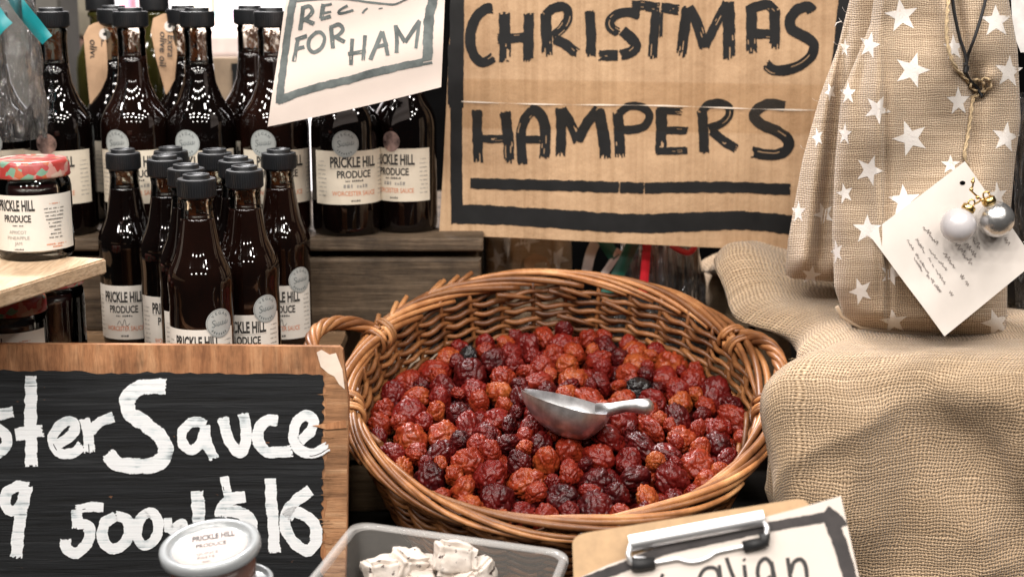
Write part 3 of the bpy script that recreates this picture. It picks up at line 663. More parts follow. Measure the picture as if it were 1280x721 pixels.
def jam_jar(label, rows):
    t = thing('jam_jar', label, 'jam jar', group='jam jars with patterned lids')
    pr = [(0.0005, 0.0), (0.030, 0.0), (0.0335, 0.0012), (0.0352, 0.005), (0.0355, 0.012), (0.0355, 0.066), (0.0345, 0.072), (0.0325, 0.0755), (0.0318, 0.078)]
    inn = [(r - 0.0022, z) for r, z in reversed(pr[4:])] + [(0.031, 0.006), (0.0005, 0.005)]
    g = MB(); g.lathe(pr + [(0.0300, 0.078)] + inn, 44); g.build('glass_body', M['glass'], t)
    g = MB(); g.lathe([(0.0005, 0.0052), (0.030, 0.0062), (0.0328, 0.012), (0.0328, 0.064), (0.031, 0.070), (0.0005, 0.070)], 40); g.build('jam', M['jam'], t)
    g = MB(); k = 0.0348
    g.lathe([(0.0322, 0.0765), (k, 0.0765), (k + .0008, 0.0775), (k + .0004, 0.079), (k, 0.089), (k - 0.0015, 0.0915), (k - 0.004, 0.0925), (k - 0.006, 0.0918), (0.02, 0.0922), (0.0005, 0.0925)], 48); g.build('lid', M['lidcloth'], t)
    Rl = 0.0355 + 0.0004
    def S(x, z, off=0.00025): a = -math.pi / 2 + x / Rl; return ((Rl + off) * math.cos(a), (Rl + off) * math.sin(a), z)
    q = MB(); z0, z1 = 0.010, 0.062; hw = 0.045
    q.grid(lambda u, v: S((u * 2 - 1) * hw, z0 + (z1 - z0) * v, 0), 30, 2, 0)
    put_text(q, 'PRICKLE HILL', S, -0.016, z0 + .038, 0.0095, 1, width=0.036, bold=0.035)
    put_text(q, 'PRODUCE', S, -0.015, z0 + .0275, 0.0062, 1, width=0.026, bold=0.03)
    microtext(q, S, -0.015, z0 + .0235, 0.012, 0.0015, 1, 2)
    for k_, tx in enumerate(rows): put_text(q, tx, S, -0.015, z0 + .0165 - k_ * .0052, 0.0030, 2, width=0.0028 * len(tx) * .85, bold=0.0)
    microtext(q, S, -0.015, z0 + .0015, 0.008, 0.0013, 1, 4)
    microtext(q, S, 0.020, z0 + .043, 0.011, 0.0015, 3, 8)
    for k_ in range(9): microtext(q, S, 0.020, z0 + .0385 - k_ * .0034, 0.020 - 0.001 * (k_ % 4) - (0.007 if k_ > 3 else 0), 0.0014, 1, k_ + 30)
    microtext(q, S, 0.021, z0 + .005, 0.021, 0.0017, 3, 9); microtext(q, S, 0.021, z0 + .0025, 0.009, 0.0016, 3, 10)
    q.build('label', [M['label_white'], M['ink'], M['ink_grey'], M['ink_orange']], t)
    return t
j = jam_jar('jam jar with red floral lid and apricot pineapple label on the wooden board', ('APRICOT', 'PINEAPPLE', 'JAM'))
p = PZ(46, 319, SZ); j.location = (p.x, p.y, SZ); j.rotation_euler = (0, 0, 0.28)
k = copy_tree(j); k['label'] = 'jam jar with patterned lid under the wooden board, leftmost at the picture edge'; k.location = (P(12, 400, 1.42).x, 1.42, 0.0); k.rotation_euler = (0, 0, 0.1)
k = copy_tree(j); k['label'] = 'dark jam jar under the wooden board, turned so only its label edge shows'; k.location = (P(62, 400, 1.49).x, 1.49, 0.0); k.rotation_euler = (0, 0, -1.35); k.scale = (1, 1, 1.15)

# ------------------------------------------------------------------ cardboard sign
SG = Plane(P(548, 292, 1.70), (0.02, -math.cos(R(5)), math.sin(R(5))), None)
q = MB()
out = [(569, -60), (566, 0), (561, 60), (558, 130), (554, 210), (549, 291), (556, 294), (640, 297), (760, 303), (880, 309), (985, 312.5), (1016, 314), (1024, 250), (1040, 130), (1050, 60), (1060, 0), (1070, -60)]
q.slab(out, SG, 0.0045, 0)
# black painted border
brush(q, SG, [(572, -50), (571, 60), (570.5, 135)], 17.5, 1, 0.0005, 0.0, 8, 0.03, 0)
brush(q, SG, [(569.5, 55), (569, 132)], 18.5, 1, 0.00055, 0.2, 8, 0.03, 0)
brush(q, SG, [(570.5, 133), (570.5, 215), (571.5, 279)], 14.5, 1, 0.0005, 0.0, 8, 0.03, 0)
brush(q, SG, [(572, 268), (600, 268), (673, 272), (780, 279), (850, 278), (926, 275.5), (990, 281), (1018, 283)], 23.5, 1, 0.0005, 0.1, 10, 0.05, 0, step=1.2)
brush(q, SG, [(1062, -50), (1051, 60), (1040, 150), (1026, 284)], 18, 1, 0.0005, 0.0, 8, 0.03, 0)
A_ = zs(560, 0, 4.923); B_ = zs(800, 0, 4.923); C_ = zs(560, 110, 4.923); D_ = zs(780, 100, 4.923)
def BS(z, pts, wd, rag=0.4, **k): brush(q, SG, z(pts), wd / 4.923, 1, 0.0006, rag, 8, 0.07, **k)
BS(A_, [(275, 52), (225, 62), (170, 115), (140, 200), (140, 280), (165, 350), (205, 385), (250, 372), (282, 352)], 62, 0.25)
BS(A_, [(346, 75), (352, 250), (350, 385)], 68, .6); BS(A_, [(497, 82), (495, 380)], 62); BS(A_, [(305, 238), (400, 236), (505, 230)], 60, .2)
BS(A_, [(602, 75), (607, 220), (612, 355)], 66, .6); BS(A_, [(600, 92), (650, 52), (715, 45), (742, 90), (722, 150), (675, 200), (640, 225)], 55, .2); BS(A_, [(650, 235), (730, 280), (800, 335)], 62)
BS(A_, [(870, 68), (880, 200), (878, 350)], 62)
BS(A_, [(1180, 95), (1110, 78), (1040, 88), (998, 130), (1003, 170), (1052, 205)], 58, .3); BS(A_, [(1072, 190), (1130, 240), (1155, 285), (1120, 325), (1062, 340)], 66, .15); BS(A_, [(1045, 342), (985, 342), (930, 342)], 62, .15)
BS(A_, [(1130, 32), (1225, 34)], 55, .3); BS(B_, [(35, 40), (120, 48)], 62, .1); BS(B_, [(130, 48), (240, 62)], 62, .2)
BS(B_, [(98, 70), (88, 200), (76, 365)], 56, .3); BS(B_, [(134, 80), (131, 160), (129, 235)], 18, 1)
BS(B_, [(292, 40), (278, 150), (252, 350)], 64, .6); BS(B_, [(300, 45), (345, 130), (398, 295)], 62, .1); BS(B_, [(398, 290), (450, 180), (535, 20)], 56, .3); BS(B_, [(543, 12), (548, 200), (548, 365)], 74, .4)
BS(B_, [(686, 60), (687, 330)], 66, .5); BS(B_, [(655, 68), (720, 42), (780, 30), (835, 70)], 60, .2); BS(B_, [(828, 60), (830, 200), (825, 300)], 64, .5); BS(B_, [(700, 210), (840, 210)], 58, .1)
BS(B_, [(1062, 75), (1030, 42), (970, 62), (925, 120), (932, 180), (990, 215), (1050, 250), (1070, 290), (1048, 350), (990, 400), (900, 432), (820, 430), (772, 395)], 64, .2)
BS(C_, [(178, 135), (182, 300), (186, 460)], 60); BS(C_, [(350, 145), (370, 300), (376, 460)], 64, .5); BS(C_, [(150, 308), (260, 314), (385, 312)], 48, .2)
BS(C_, [(460, 470), (448, 300), (472, 195), (525, 135)], 60, .5); BS(C_, [(500, 130), (555, 150), (590, 210), (600, 300), (592, 435)], 64, .3); BS(C_, [(460, 318), (600, 318)], 48, .1)
BS(C_, [(690, 122), (697, 280), (693, 420)], 60, .5); BS(C_, [(700, 130), (765, 240), (800, 335)], 60, .2); BS(C_, [(798, 328), (850, 225), (925, 125)], 60, .2); BS(C_, [(925, 128), (958, 300), (970, 435)], 70, .4)
BS(C_, [(1045, 150), (1055, 300), (1060, 430)], 64, .5); BS(C_, [(1050, 160), (1110, 115), (1190, 118), (1238, 165), (1210, 235), (1130, 258), (1070, 255)], 50, .2)
BS(D_, [(228, 170), (230, 300), (226, 455)], 66, .4); BS(D_, [(215, 188), (360, 195)], 44, .4); BS(D_, [(230, 308), (395, 312)], 46, .3); BS(D_, [(200, 438), (390, 434)], 46, .3)
BS(D_, [(480, 190), (490, 330), (494, 450)], 60, .5); BS(D_, [(478, 200), (512, 158), (580, 140), (640, 165), (645, 222), (600, 268), (520, 298)], 50, .2); BS(D_, [(535, 310), (620, 380), (695, 425)], 58, .3)
BS(D_, [(990, 165), (905, 150), (830, 175), (802, 230), (850, 275), (950, 320), (1012, 372), (1000, 430), (940, 460), (860, 458), (785, 445)], 66, .3)
for a, b in (((588, 229), (774, 234)), ((774.8, 234), (805, 235)), ((805.8, 235.3), (988, 237))):
    n_ = [(a[0] + (b[0] - a[0]) * t, a[1] + (b[1] - a[1]) * t + (-2.2 * math.sin(math.pi * t) if a[0] > 800 else 0)) for t in (0, .25, .5, .75, 1)]
    brush(q, SG, n_, 13.5, 1, 0.0006, 0.12, 8, 0.08, 0)
# clear tape over the cut between the two halves
nT = 40
def tape(t, v): x = 577 + (1036 - 577) * t; y0 = 98 + 8 * t; y1 = 160 + 8 * t; return SG(x, y0 + (y1 - y0) * v, 0.0013 + 0.00015 * math.sin(x * .4))
q.grid(lambda u, v: tape(u, v), nT, 4, 2)
def seam(x): return 127.5 + (x - 577) * 0.0225 + 0.8 * math.sin(x * 0.021)
q.grid(lambda u, v: SG(577 + 459 * u, seam(577 + 459 * u) + (v - .5) * 1.7 * (0.6 + 0.5 * math.sin(u * 37)), 0.0019), 120, 1, 3)
so = q.build('cardboard_sign', [M['cardboard'], M['black_brush'], M['tape'], plain('torn_card_edge', (0.72, 0.62, 0.52), 0.5)])
tag(so, 'brown cardboard sign brush-lettered CHRISTMAS HAMPERS with a black border', 'sign')

# ------------------------------------------------------------------ recipe sign on paper
RP = Plane(P(445, 130, 1.585), (0.06, -math.cos(R(4)), math.sin(R(4))), lambda x, y: 0.006 * math.sin((x - 335) / 216 * 3.0) + 0.002 * math.sin(y * .06 + x * .02))
def rp_uv(u, v, off=0.0):
    top = (364 + (558 - 364) * u, -45.0); bot = (334.5 + (551.5 - 334.5) * u, 158.5 + (109 - 158.5) * u + 2.0 * math.sin(u * 3.1))
    k_ = v; x = bot[0] + (top[0] - bot[0]) * k_; y = bot[1] + (top[1] - bot[1]) * k_
    if u < .5: x += 0
    return RP(x, y, off)
q = MB(); q.grid(lambda u, v: rp_uv(u, v, 0), 24, 20, 0); q.grid(lambda u, v: rp_uv(u, v, -0.0004), 24, 20, 0, flip=True)
E_ = zs(330, 0, 5.333)
def RS(pts, wd, **k): brush(q, RP, E_(pts), wd / 5.333, 1, 0.0004, k.pop('rag', 0.25), 6, 0.09, 0.1, step=0.7)
RS([(215, -60), (192, 30), (160, 220), (125, 480), (105, 690)], 48, rag=0); RS([(90, 672), (250, 615), (400, 572), (560, 535), (700, 495), (900, 448), (1118, 402)], 50); RS([(1140, -60), (1118, 40), (1100, 130), (1090, 395)], 66, rag=0)
RS([(180, 15), (300, 4), (420, -4), (550, -2), (700, 18), (800, 28), (870, 32), (930, 8), (960, -5)], 13)
RS([(265, 45), (255, 120), (243, 205)], 28); RS([(255, 60), (305, 45), (325, 80), (290, 122), (255, 140)], 26); RS([(275, 135), (338, 162)], 28)
RS([(400, 30), (383, 130)], 28); RS([(395, 42), (455, 30)], 16); RS([(390, 92), (450, 82)], 14); RS([(378, 130), (448, 112)], 24)
RS([(560, 42), (512, 68), (500, 92), (540, 88), (598, 70)], 17); RS([(658, 92), (672, 72), (692, 58)], 13); RS([(765, 61), (792, 57)], 8)
RS([(228, 255), (215, 330), (200, 412)], 26); RS([(210, 268), (290, 240)], 26); RS([(205, 332), (270, 314)], 24)
RS([(355, 215), (305, 262), (300, 320), (335, 350), (385, 318), (405, 258), (380, 218), (345, 220)], 24)
RS([(448, 185), (462, 325)], 27); RS([(440, 188), (500, 166), (527, 200), (492, 240), (455, 252)], 25); RS([(478, 250), (540, 283)], 28)
RS([(590, 260), (582, 435)], 25); RS([(675, 238), (662, 405)], 24); RS([(562, 362), (682, 344)], 26)
RS([(790, 212), (748, 310), (710, 400)], 28); RS([(790, 212), (812, 300), (826, 372)], 25); RS([(738, 316), (828, 298)], 26)
RS([(878, 170), (886, 260), (884, 355)], 26); RS([(880, 185), (942, 285)], 28); RS([(940, 285), (1038, 138)], 28); RS([(1036, 142), (1012, 325)], 22)
tag(q.build('paper_sign', [plain('cream_sign_paper', (0.68, 0.585, 0.525), 0.75, 0.03, 14), M['wash']]), 'curling cream paper sign brushed REC... FOR HAM in grey, hung before the bottles', 'sign')

# ------------------------------------------------------------------ blackboard
BD = Plane(P(200, 432, 1.335), (0.03, -math.cos(R(7)), math.sin(R(7))))
t = thing('blackboard', 'wooden blackboard chalked ...ster Sauce 500ml $16, standing front left', 'blackboard', BD(200, 760))
o0 = t.location
def BL(x, y, off=0.0): return BD(x, y, off) - o0
q = MB(); q.slab([(-60, 430), (120, 430.5), (300, 432), (424, 433.5), (428, 437), (432, 470), (436, 500), (435, 580), (434, 660), (431, 760), (-60, 760)], BL, 0.013, 0)
q.build('board', M['frame'], t)
q = MB()
edge = [(-60, 462)]
rr = random.Random(5)
for x in range(-50, 404, 9): edge.append((x, 462.5 + x * 0.014 + rr.uniform(-1.2, 1.2) + (2 if 110 < x < 180 else 0)))
edge += [(404, 469)]
for y in range(474, 760, 5): edge.append((404.5 + rr.uniform(-2.2, 2.2) - (y - 470) * 0.01, y))
edge += [(402, 760), (-60, 760)]
q.slab(edge, lambda x, y, off=0: BL(x, y, off + 0.0010), 0.0009, 0)
def CHK(z, s_, pts, wd, **k): brush(q, BL, z(pts), wd / s_, 1, 0.0016, k.pop('rag', 0.2), 10, 0.10, 0.05)
s_ = 5.814; a_ = zs(0, 450, s_); b_ = zs(210, 450, s_); c_ = zs(0, 580, s_); d_ = zs(210, 580, s_)
CHK(a_, s_, [(100, 372), (30, 385), (-40, 420), (-60, 470), (0, 500), (48, 545), (50, 610), (0, 670), (-60, 700)], 78)
CHK(a_, s_, [(228, 112), (228, 300), (228, 500), (232, 640), (234, 770)], 86); CHK(a_, s_, [(115, 535), (215, 520), (315, 508)], 88)
CHK(a_, s_, [(425, 605), (500, 560), (545, 505), (540, 450), (470, 450), (400, 520), (385, 590), (420, 660), (480, 678), (550, 660), (600, 612)], 72)
CHK(a_, s_, [(615, 420), (645, 540), (655, 665)], 80); CHK(a_, s_, [(660, 520), (730, 445), (828, 410)], 74)
CHK(a_, s_, [(1210, 192), (1110, 186), (1005, 205), (930, 280), (948, 380), (1050, 455), (1150, 540), (1205, 625), (1195, 705), (1120, 755), (980, 765), (850, 745), (785, 675)], 108)
CHK(b_, s_, [(275, 470), (200, 445), (115, 500), (108, 595), (170, 650), (235, 600), (270, 510)], 72); CHK(b_, s_, [(270, 470), (288, 600), (340, 715)], 74)
CHK(b_, s_, [(400, 412), (440, 560), (505, 660), (555, 635), (568, 500), (545, 385)], 78)
CHK(b_, s_, [(800, 440), (720, 435), (665, 500), (660, 590), (715, 660), (800, 665), (905, 650)], 82)
CHK(b_, s_, [(960, 585), (1030, 522), (1058, 445), (1010, 400), (935, 450), (915, 560), (960, 645), (1050, 675), (1165, 622)], 74)
CHK(c_, s_, [(215, 162), (130, 158), (55, 205), (45, 285), (85, 335), (145, 305), (190, 200)], 76); CHK(c_, s_, [(200, 150), (150, 400), (122, 675)], 86)
CHK(c_, s_, [(755, 312), (640, 308), (555, 330)], 68); CHK(c_, s_, [(562, 325), (572, 460)], 78); CHK(c_, s_, [(560, 425), (640, 440), (655, 520), (620, 595), (550, 640), (490, 612), (478, 540)], 80)
CHK(c_, s_, [(845, 372), (765, 425), (752, 540), (820, 608), (905, 572), (942, 470), (920, 392), (840, 372)], 78)
CHK(c_, s_, [(1075, 350), (1012, 410), (1000, 520), (1052, 590), (1130, 535), (1152, 420), (1110, 348), (1060, 355)], 72)
CHK(c_, s_, [(1222, 385), (1228, 490)], 58); CHK(d_, s_, [(0, 395), (25, 470), (70, 440), (110, 425), (130, 520)], 60)
CHK(d_, s_, [(215, 190), (222, 300), (228, 480)], 90); CHK(d_, s_, [(412, 85), (440, 230)], 62); CHK(d_, s_, [(565, 232), (460, 250), (395, 310), (385, 380)], 84); CHK(d_, s_, [(420, 330), (540, 355), (600, 410), (600, 520)], 90)
CHK(d_, s_, [(745, 98), (760, 350), (780, 640)], 82); CHK(d_, s_, [(1040, 188), (935, 262), (862, 350), (860, 470), (930, 575), (1010, 622), (1070, 565), (1068, 445), (1000, 370), (910, 345), (865, 390)], 82)
q.build('black_panel', [M['slate'], M['chalk']], t)
q = MB()                                                 # torn ply splinters and pale scuff on the right edge
strip_ = [(406 + rr.uniform(-3, 3), y) for y in range(470, 760, 6)]
q.slab([(405, 464)] + strip_ + [(430, 760), (433, 660), (434, 580), (435, 500), (431, 470), (429, 464)], lambda a, b, o=0: BL(a, b, o + 0.0006), 0.0004, 3)
for k_ in range(14):
    y = 478 + rr.uniform(0, 270); x = rr.uniform(396, 404); l = rr.uniform(10, 24); h = rr.uniform(.8, 2.0)
    q.slab([(x, y), (x + l * .6, y - h), (x + l, y + h * .2), (x + l * .7, y + h)], lambda a, b, o=0: BL(a, b, o + .0012 + k_ * 6e-6), 0.0002, 3)
q.slab([(396, 440), (402, 437), (412, 443), (420, 441), (428, 462), (431, 486), (424, 480), (418, 470), (410, 466), (401, 458)], lambda a, b, o=0: BL(a, b, o + 0.0008), 0.0007, 2)
q.slab([(391, 531), (404, 530), (432, 524), (434, 534), (408, 536)], lambda a, b, o=0: BL(a, b, o + 0.0024), 0.001, 0)
q.build('splintered_edge', [M['frame'], M['shelf'], plain('bare_scuff', (0.70, 0.58, 0.48), 0.8, .1), M['ply']], t)

# ------------------------------------------------------------------ wicker basket
BC = P(697, 485, 1.46); TILT = R(20.5)
RR, RB, DEP = 0.206, 0.168, 0.135
bas = thing('wicker_basket', 'round two-handled willow basket tilted forward and full of dried fruit', 'basket', BC)
BM = Matrix.Translation(BC) @ Matrix.Rotation(TILT, 4, 'X')
bas.matrix_world = BM; bas.rotation_euler = (TILT, 0, 0)
def wall_r(z): f = min(1, max(0, -z / DEP)); return RR - 0.006 - (RR - RB) * (f ** 1.35)
NS = 34
q = MB()
rows = 23
for k in range(rows):
    z0 = -0.011 - k * 0.0053; ph = math.pi * k; rad0 = 0.0033; n = NS * 9
    sl = random.uniform(-1, 1)
    pts = []; rads = []
    for i in range(n + 1):
        a = 2 * math.pi * i / n
        s1 = math.sin(NS / 2 * a * 1.0 + ph); c1 = math.cos(NS / 2 * a + ph)
        z = z0 + 0.0010 * c1 + 0.0018 * math.sin(NS * a) + 0.0018 * noise.noise((a * 6, k * 3.3, 1)) + 0.0009 * noise.noise((a * 25, k * 3.3, 7))
        r = wall_r(z) + 0.0040 * s1 + 0.0012 * noise.noise((a * 9, k * 2.1, 4))
        pts.append((r * math.cos(a), r * math.sin(a), z)); rads.append(rad0 * (1 + 0.28 * noise.noise((a * 5, k * 5.1, 9)) - 0.16 * abs(c1)))
    q.tube(pts, rads, 7, 0, False)
for k in range(46):                                   # short cut rod ends, inside and out
    a = random.uniform(0, 2 * math.pi); z = -0.012 - random.uniform(0, 0.1); sd = random.choice((-1, -1, 1)); r = wall_r(z) + sd * 0.0066
    da = 0.16 + random.uniform(0, .1); pts = [((r + sd * 0.002 * t) * math.cos(a + da * t), (r + sd * .002 * t) * math.sin(a + da * t), z + 0.011 * t) for t in (0, .33, .66, 1)]
    q.tube(pts, [0.0018, 0.0028, 0.0029, 0.0028], 7, 0)
q.build('woven_side', M['wicker'], bas)
q = MB()
for s in range(NS):
    a = 2 * math.pi * s / NS + 0.02
    q.tube([(wall_r(z) * math.cos(a), wall_r(z) * math.sin(a), z) for z in np.linspace(0.002, -DEP, 8)], 0.0026, 6, 0)
so = q.build('stakes', M['wicker'], bas)
q = MB(); q.lathe([(0.0005, -DEP), (RB * .5, -DEP), (RB - 0.004, -DEP), (RB - 0.003, -DEP + .006), (RB * .5, -DEP + 0.006), (0.0005, -DEP + .006)], 48); q.build('base', M['wicker'], bas)
q = MB()                                              # rolled border: rods that start inside and roll over the top to the outside
NR = 32; tube_r = 0.0084
for k in range(NR):
    a0 = 2 * math.pi * k / NR + random.uniform(-.04, .04); da = random.uniform(1.15, 1.55); pts = []; rads = []; n = 26
    random_k = random.uniform(.8, 1.2); th = random.uniform(0.0024, 0.0038)
    for i in range(n + 1):
        f = i / n; a = a0 + da * f
        c = R(200) - R(245) * f + 0.15 * noise.noise((a0 * 5, f * 3, 2))      # cross-section angle: inner side -> top -> outer low
        rr_ = tube_r * random_k + 0.0022 * noise.noise((a * 3, k, 3))
        r = RR + 0.002 + rr_ * 1.05 * math.cos(c); z = -0.002 + rr_ * 0.95 * math.sin(c)
        pts.append((r * math.cos(a), r * math.sin(a), z)); rads.append(th * (0.70 + 0.55 * math.sin(math.pi * min(1, f * 0.85 + .12)) * .5 + .2 * (1 - f)))
    q.tube(pts, rads, 8, 0)
for k in range(7):                                    # stray tips
    a = random.uniform(R(120), R(165)); da = random.uniform(.08, .14)
    q.tube([((RR + .004 + .009 * t) * math.cos(a - da * t), (RR + .004 + .009 * t) * math.sin(a - da * t), 0.004 + .007 * t) for t in (0, .5, 1)], [0.0026, .0028, .0027], 7)
q.build('border', M['border'], bas)
def handle(amid, half, outw, hgt):
    q = MB(); n = 46; cen = []
    for i in range(n + 1):
        f = i / n; a = amid - half + 2 * half * f; s = math.sin(math.pi * f)
        r = RR + 0.006 + outw * s ** 0.75; cen.append(Vector((r * math.cos(a), r * math.sin(a), 0.004 + hgt * s ** 0.8)))
    for st in range(5):
        pts = []
        for i in range(n + 1):
            t_ = (cen[min(n, i + 1)] - cen[max(0, i - 1)]).normalized(); x = t_.cross(Vector((0, 0, 1))).normalized(); y = x.cross(t_)
            an = 2 * math.pi * st / 5 + i / n * 10.5; rr_ = 0.0044
            pts.append(cen[i] + x * math.cos(an) * rr_ + y * math.sin(an) * rr_)
        q.tube(pts, 0.0034, 7)
    for sg in (-1, 1):                                # lashing round the border
        for st in range(4):
            pts = []; off = (st - 1.5) * 0.030
            for i in range(26):
                c = 2 * math.pi * i / 22 + st; a = amid + sg * half + off + 0.028 * (i / 25 - .5) * 2
                r = RR + 0.002 + 0.0142 * math.cos(c); z = -0.003 + 0.0135 * math.sin(c); pts.append((r * math.cos(a), r * math.sin(a), z))
            q.tube(pts, 0.0023, 7)
    return q.build('handle', M['border'], bas)
handle(R(171), R(18), 0.036, 0.032)
handle(R(7), R(17), 0.011, 0.015)

# ------------------------------------------------------------------ dried fruit
def fruit_mesh(seed):
    bm = bmesh.new(); bmesh.ops.create_icosphere(bm, subdivisions=5, radius=1.0); r = random.Random(seed)
    o = Vector((r.uniform(0, 50), r.uniform(0, 50), r.uniform(0, 50))); sq = Vector((r.uniform(.94, 1.16), r.uniform(.86, 1.02), r.uniform(.70, .95))); dim = r.uniform(.0, .3); wr = r.uniform(.7, 1.15)
    fr = r.uniform(1.5, 2.3)
    for v in bm.verts:
        p = v.co.normalized(); w_ = noise.noise_vector(p * 1.6 + o) * 0.45
        lo = noise.noise(p * 1.3 + o); n1 = 1 - abs(noise.noise(p * fr + w_ + o)) * 2.6; n2 = 1 - abs(noise.noise(p * fr * 2.1 + w_ * 1.6 + o * 1.3)) * 2.4; n3 = 1 - abs(noise.noise(p * fr * 4.4 + w_ * 2 + o * .7)) * 2.2
        d = 0.99 + 0.17 * lo - wr * 0.15 * max(0, n1) ** 1.9 + wr * (0.062 * max(0, n2) ** 2.2 - 0.045 * max(0, n3) ** 1.9 - 0.01)
        d -= dim * math.exp(-((1 - p.z) / 0.10))
        v.co = Vector((p.x * sq.x, p.y * sq.y, p.z * sq.z)) * d
    me = bpy.data.meshes.new('dried_fruit'); bm.to_mesh(me); bm.free(); me.polygons.foreach_set('use_smooth', [True] * len(me.polygons)); me.materials.append(M['berry']); return me
FM = [fruit_mesh(i) for i in range(16)]
rng = np.random.default_rng(11)
def surf(x, y):       # top of the heap, in the basket's own frame
    rr_ = np.sqrt(x * x + y * y) / 0.19
    return -0.027 - 0.021 * (y / 0.19) + 0.012 * (1 - rr_ ** 2) + 0.004 * np.sin(x * 38 + 1) * np.cos(y * 33)
pts = []; rad = []; lay = []
def sow(n, lo, layer):
    tries = 0
    while n > 0 and tries < 60000:
        tries += 1; x, y = rng.uniform(-.2, .2, 2); r = float(np.clip(rng.normal(0.0146, 0.0024), 0.0095, 0.0195)) * lo
        z = surf(x, y) - r * 0.9 - layer * 0.015
        if math.hypot(x, y) > wall_r(z) - 0.006 - r * .75: continue
        ok = True
        for (a, b, c), q_, l_ in zip(pts, rad, lay):
            if (a - x) ** 2 + (b - y) ** 2 + (c - z) ** 2 < (0.93 * (q_ + r)) ** 2: ok = False; break
        if ok: pts.append((x, y, z)); rad.append(r); lay.append(layer); n -= 1
sow(175, 1.0, 0); sow(45, 0.72, 0); sow(75, 1.0, 1)
pts = np.array(pts); rad = np.array(rad); lay = np.array(lay)
for it in range(60):
    d = pts[:, None] - pts[None]; dist = np.linalg.norm(d, axis=2) + 1e-9; np.fill_diagonal(dist, 1)
    want = 0.97 * (rad[:, None] + rad[None]); ov = np.clip(want - dist, 0, None)
    mv = (d / dist[..., None]) * ov[..., None] * 0.25; pts += mv.sum(1)
    tz = surf(pts[:, 0], pts[:, 1]) - rad * 0.9 - lay * 0.015; pts[:, 2] += (tz - pts[:, 2]) * 0.15
    rh = np.hypot(pts[:, 0], pts[:, 1]); lim = np.array([wall_r(z) for z in pts[:, 2]]) - 0.005 - rad * .85
    f = np.minimum(1, lim / np.maximum(rh, 1e-6)); pts[:, 0] *= f; pts[:, 1] *= f
print('fruits', len(pts))
BLACKS = []
def px_of(wp):
    d = Vector(wp) - CAM; zc = d.dot(FW); return 640 + FPX * d.dot(RT) / zc, 360.5 - FPX * d.dot(UP) / zc
wps = [BM @ Vector(p) for p in pts]
pix = [px_of(p) for p in wps]
def nearest(px, py, used):
    return min((i for i in range(len(pts)) if lay[i] == 0 and i not in used), key=lambda i: (pix[i][0] - px) ** 2 + (pix[i][1] - py) ** 2)
special = {}
for (x, y, lab, nm) in ((788, 484, 'nearly black shrivelled dried fruit just above the scoop handle', 'black'), (580, 452, 'blackened shrivelled dried fruit near the back left of the heap', 'black'),
                        (770, 437, None, None)):
    if lab: special[nearest(x, y, special)] = lab
fm_black = [FM[3].copy(), FM[8].copy()]
for m_ in fm_black: m_.materials.clear(); m_.materials.append(M['berry_black'])
for i, (p, r) in enumerate(zip(wps, rad)):
    me = fm_black[i % 2] if i in special else FM[int(rng.integers(0, 16))]
    o = bpy.data.objects.new('dried_fruit', me); COL.objects.link(o); o.location = p; o.scale = (r * 1.16,) * 3
    o.rotation_euler = tuple(rng.uniform(0, 6.28, 3))
    tag(o, special.get(i, 'wrinkled dried fruit, orange to dark red, heaped with others in the wicker basket'), 'dried fruit', 'dried fruit in the basket')
q = MB()                                              # the fruit underneath, seen only as dark gaps
for k in range(260):
    a = rng.uniform(0, 6.28); rr_ = math.sqrt(rng.uniform(0, 1)) * 0.155; x, y = rr_ * math.cos(a), rr_ * math.sin(a); z = float(surf(x, y)) - 0.040 - rng.uniform(0, .008)
    if z < -DEP + 0.012: continue
    bm = bmesh.new(); bmesh.ops.create_icosphere(bm, subdivisions=2, radius=0.0125 * rng.uniform(.85, 1.1)); bm.verts.index_update()
    rr2 = min(rr_, wall_r(z) - .02); s2 = rr2 / max(rr_, 1e-6)
    q.add([BM @ (v.co * (1 + .15 * noise.noise(v.co * 150 + Vector((k, 0, 0)))) + Vector((x * s2, y * s2, z))) for v in bm.verts], [[v.index for v in f.verts] for f in bm.faces], 0); bm.free()
tag(q.build('dried_fruit_underneath', M['berry']), 'lower layers of dried fruit glimpsed in the gaps of the heap', 'dried fruit', kind='stuff')

# ------------------------------------------------------------------ metal scoop
sT = P(656, 480, 1.43); sH = P(762, 510, 1.40)
t = thing('metal_scoop', 'small brushed metal scoop lying on the dried fruit', 'scoop', (sT + sH) / 2); o0 = t.location
ax = (sH - sT).normalized(); up_ = (UP * 0.93 - FW * 0.06 ); up_ = (up_ - ax * up_.dot(ax)).normalized(); sd_ = ax.cross(up_)
Ls = (sH - sT).length
def scoop(u, v, dr=0.0):
    # v along the length from tip to heel, u across the half round
    rad_ = 0.0300 * (math.sin(math.pi * min(1, (v * 0.80 + 0.02))) ** 0.62) * (1 - 0.55 * max(0, (v - .80) / .20) ** 2) + 0.0003
    a = math.pi * u; dep = rad_ * 1.12
    c = sT + ax * (Ls * (v + 0.0)) - up_ * 0.005 ; lip = 0.006 * math.sin(math.pi * v)
    return c + sd_ * (math.cos(a) * (rad_ - dr)) - up_ * (math.sin(a) ** 0.9 * (dep - dr) - lip * 0) - o0
q = MB(); q.grid(lambda u, v: scoop(u, v), 28, 30, 0); q.grid(lambda u, v: scoop(u, v, 0.0012), 28, 30, 0, flip=True)
for u in (0, 1): q.grid(lambda a, v: scoop(u, v, 0.0012 * a), 1, 30, 0)
q.grid(lambda u, v: scoop(u, 1.0, 0.0) * v + (sT + ax * Ls - up_ * .004 - o0) * (1 - v), 28, 3, 0)
q.build('bowl', M['alu'], t)
hp = [P(748, 514, 1.405), P(765, 511, 1.40), P(782, 507.5, 1.395), P(798, 507, 1.39), P(810, 508, 1.385), P(816, 508.5, 1.383)]
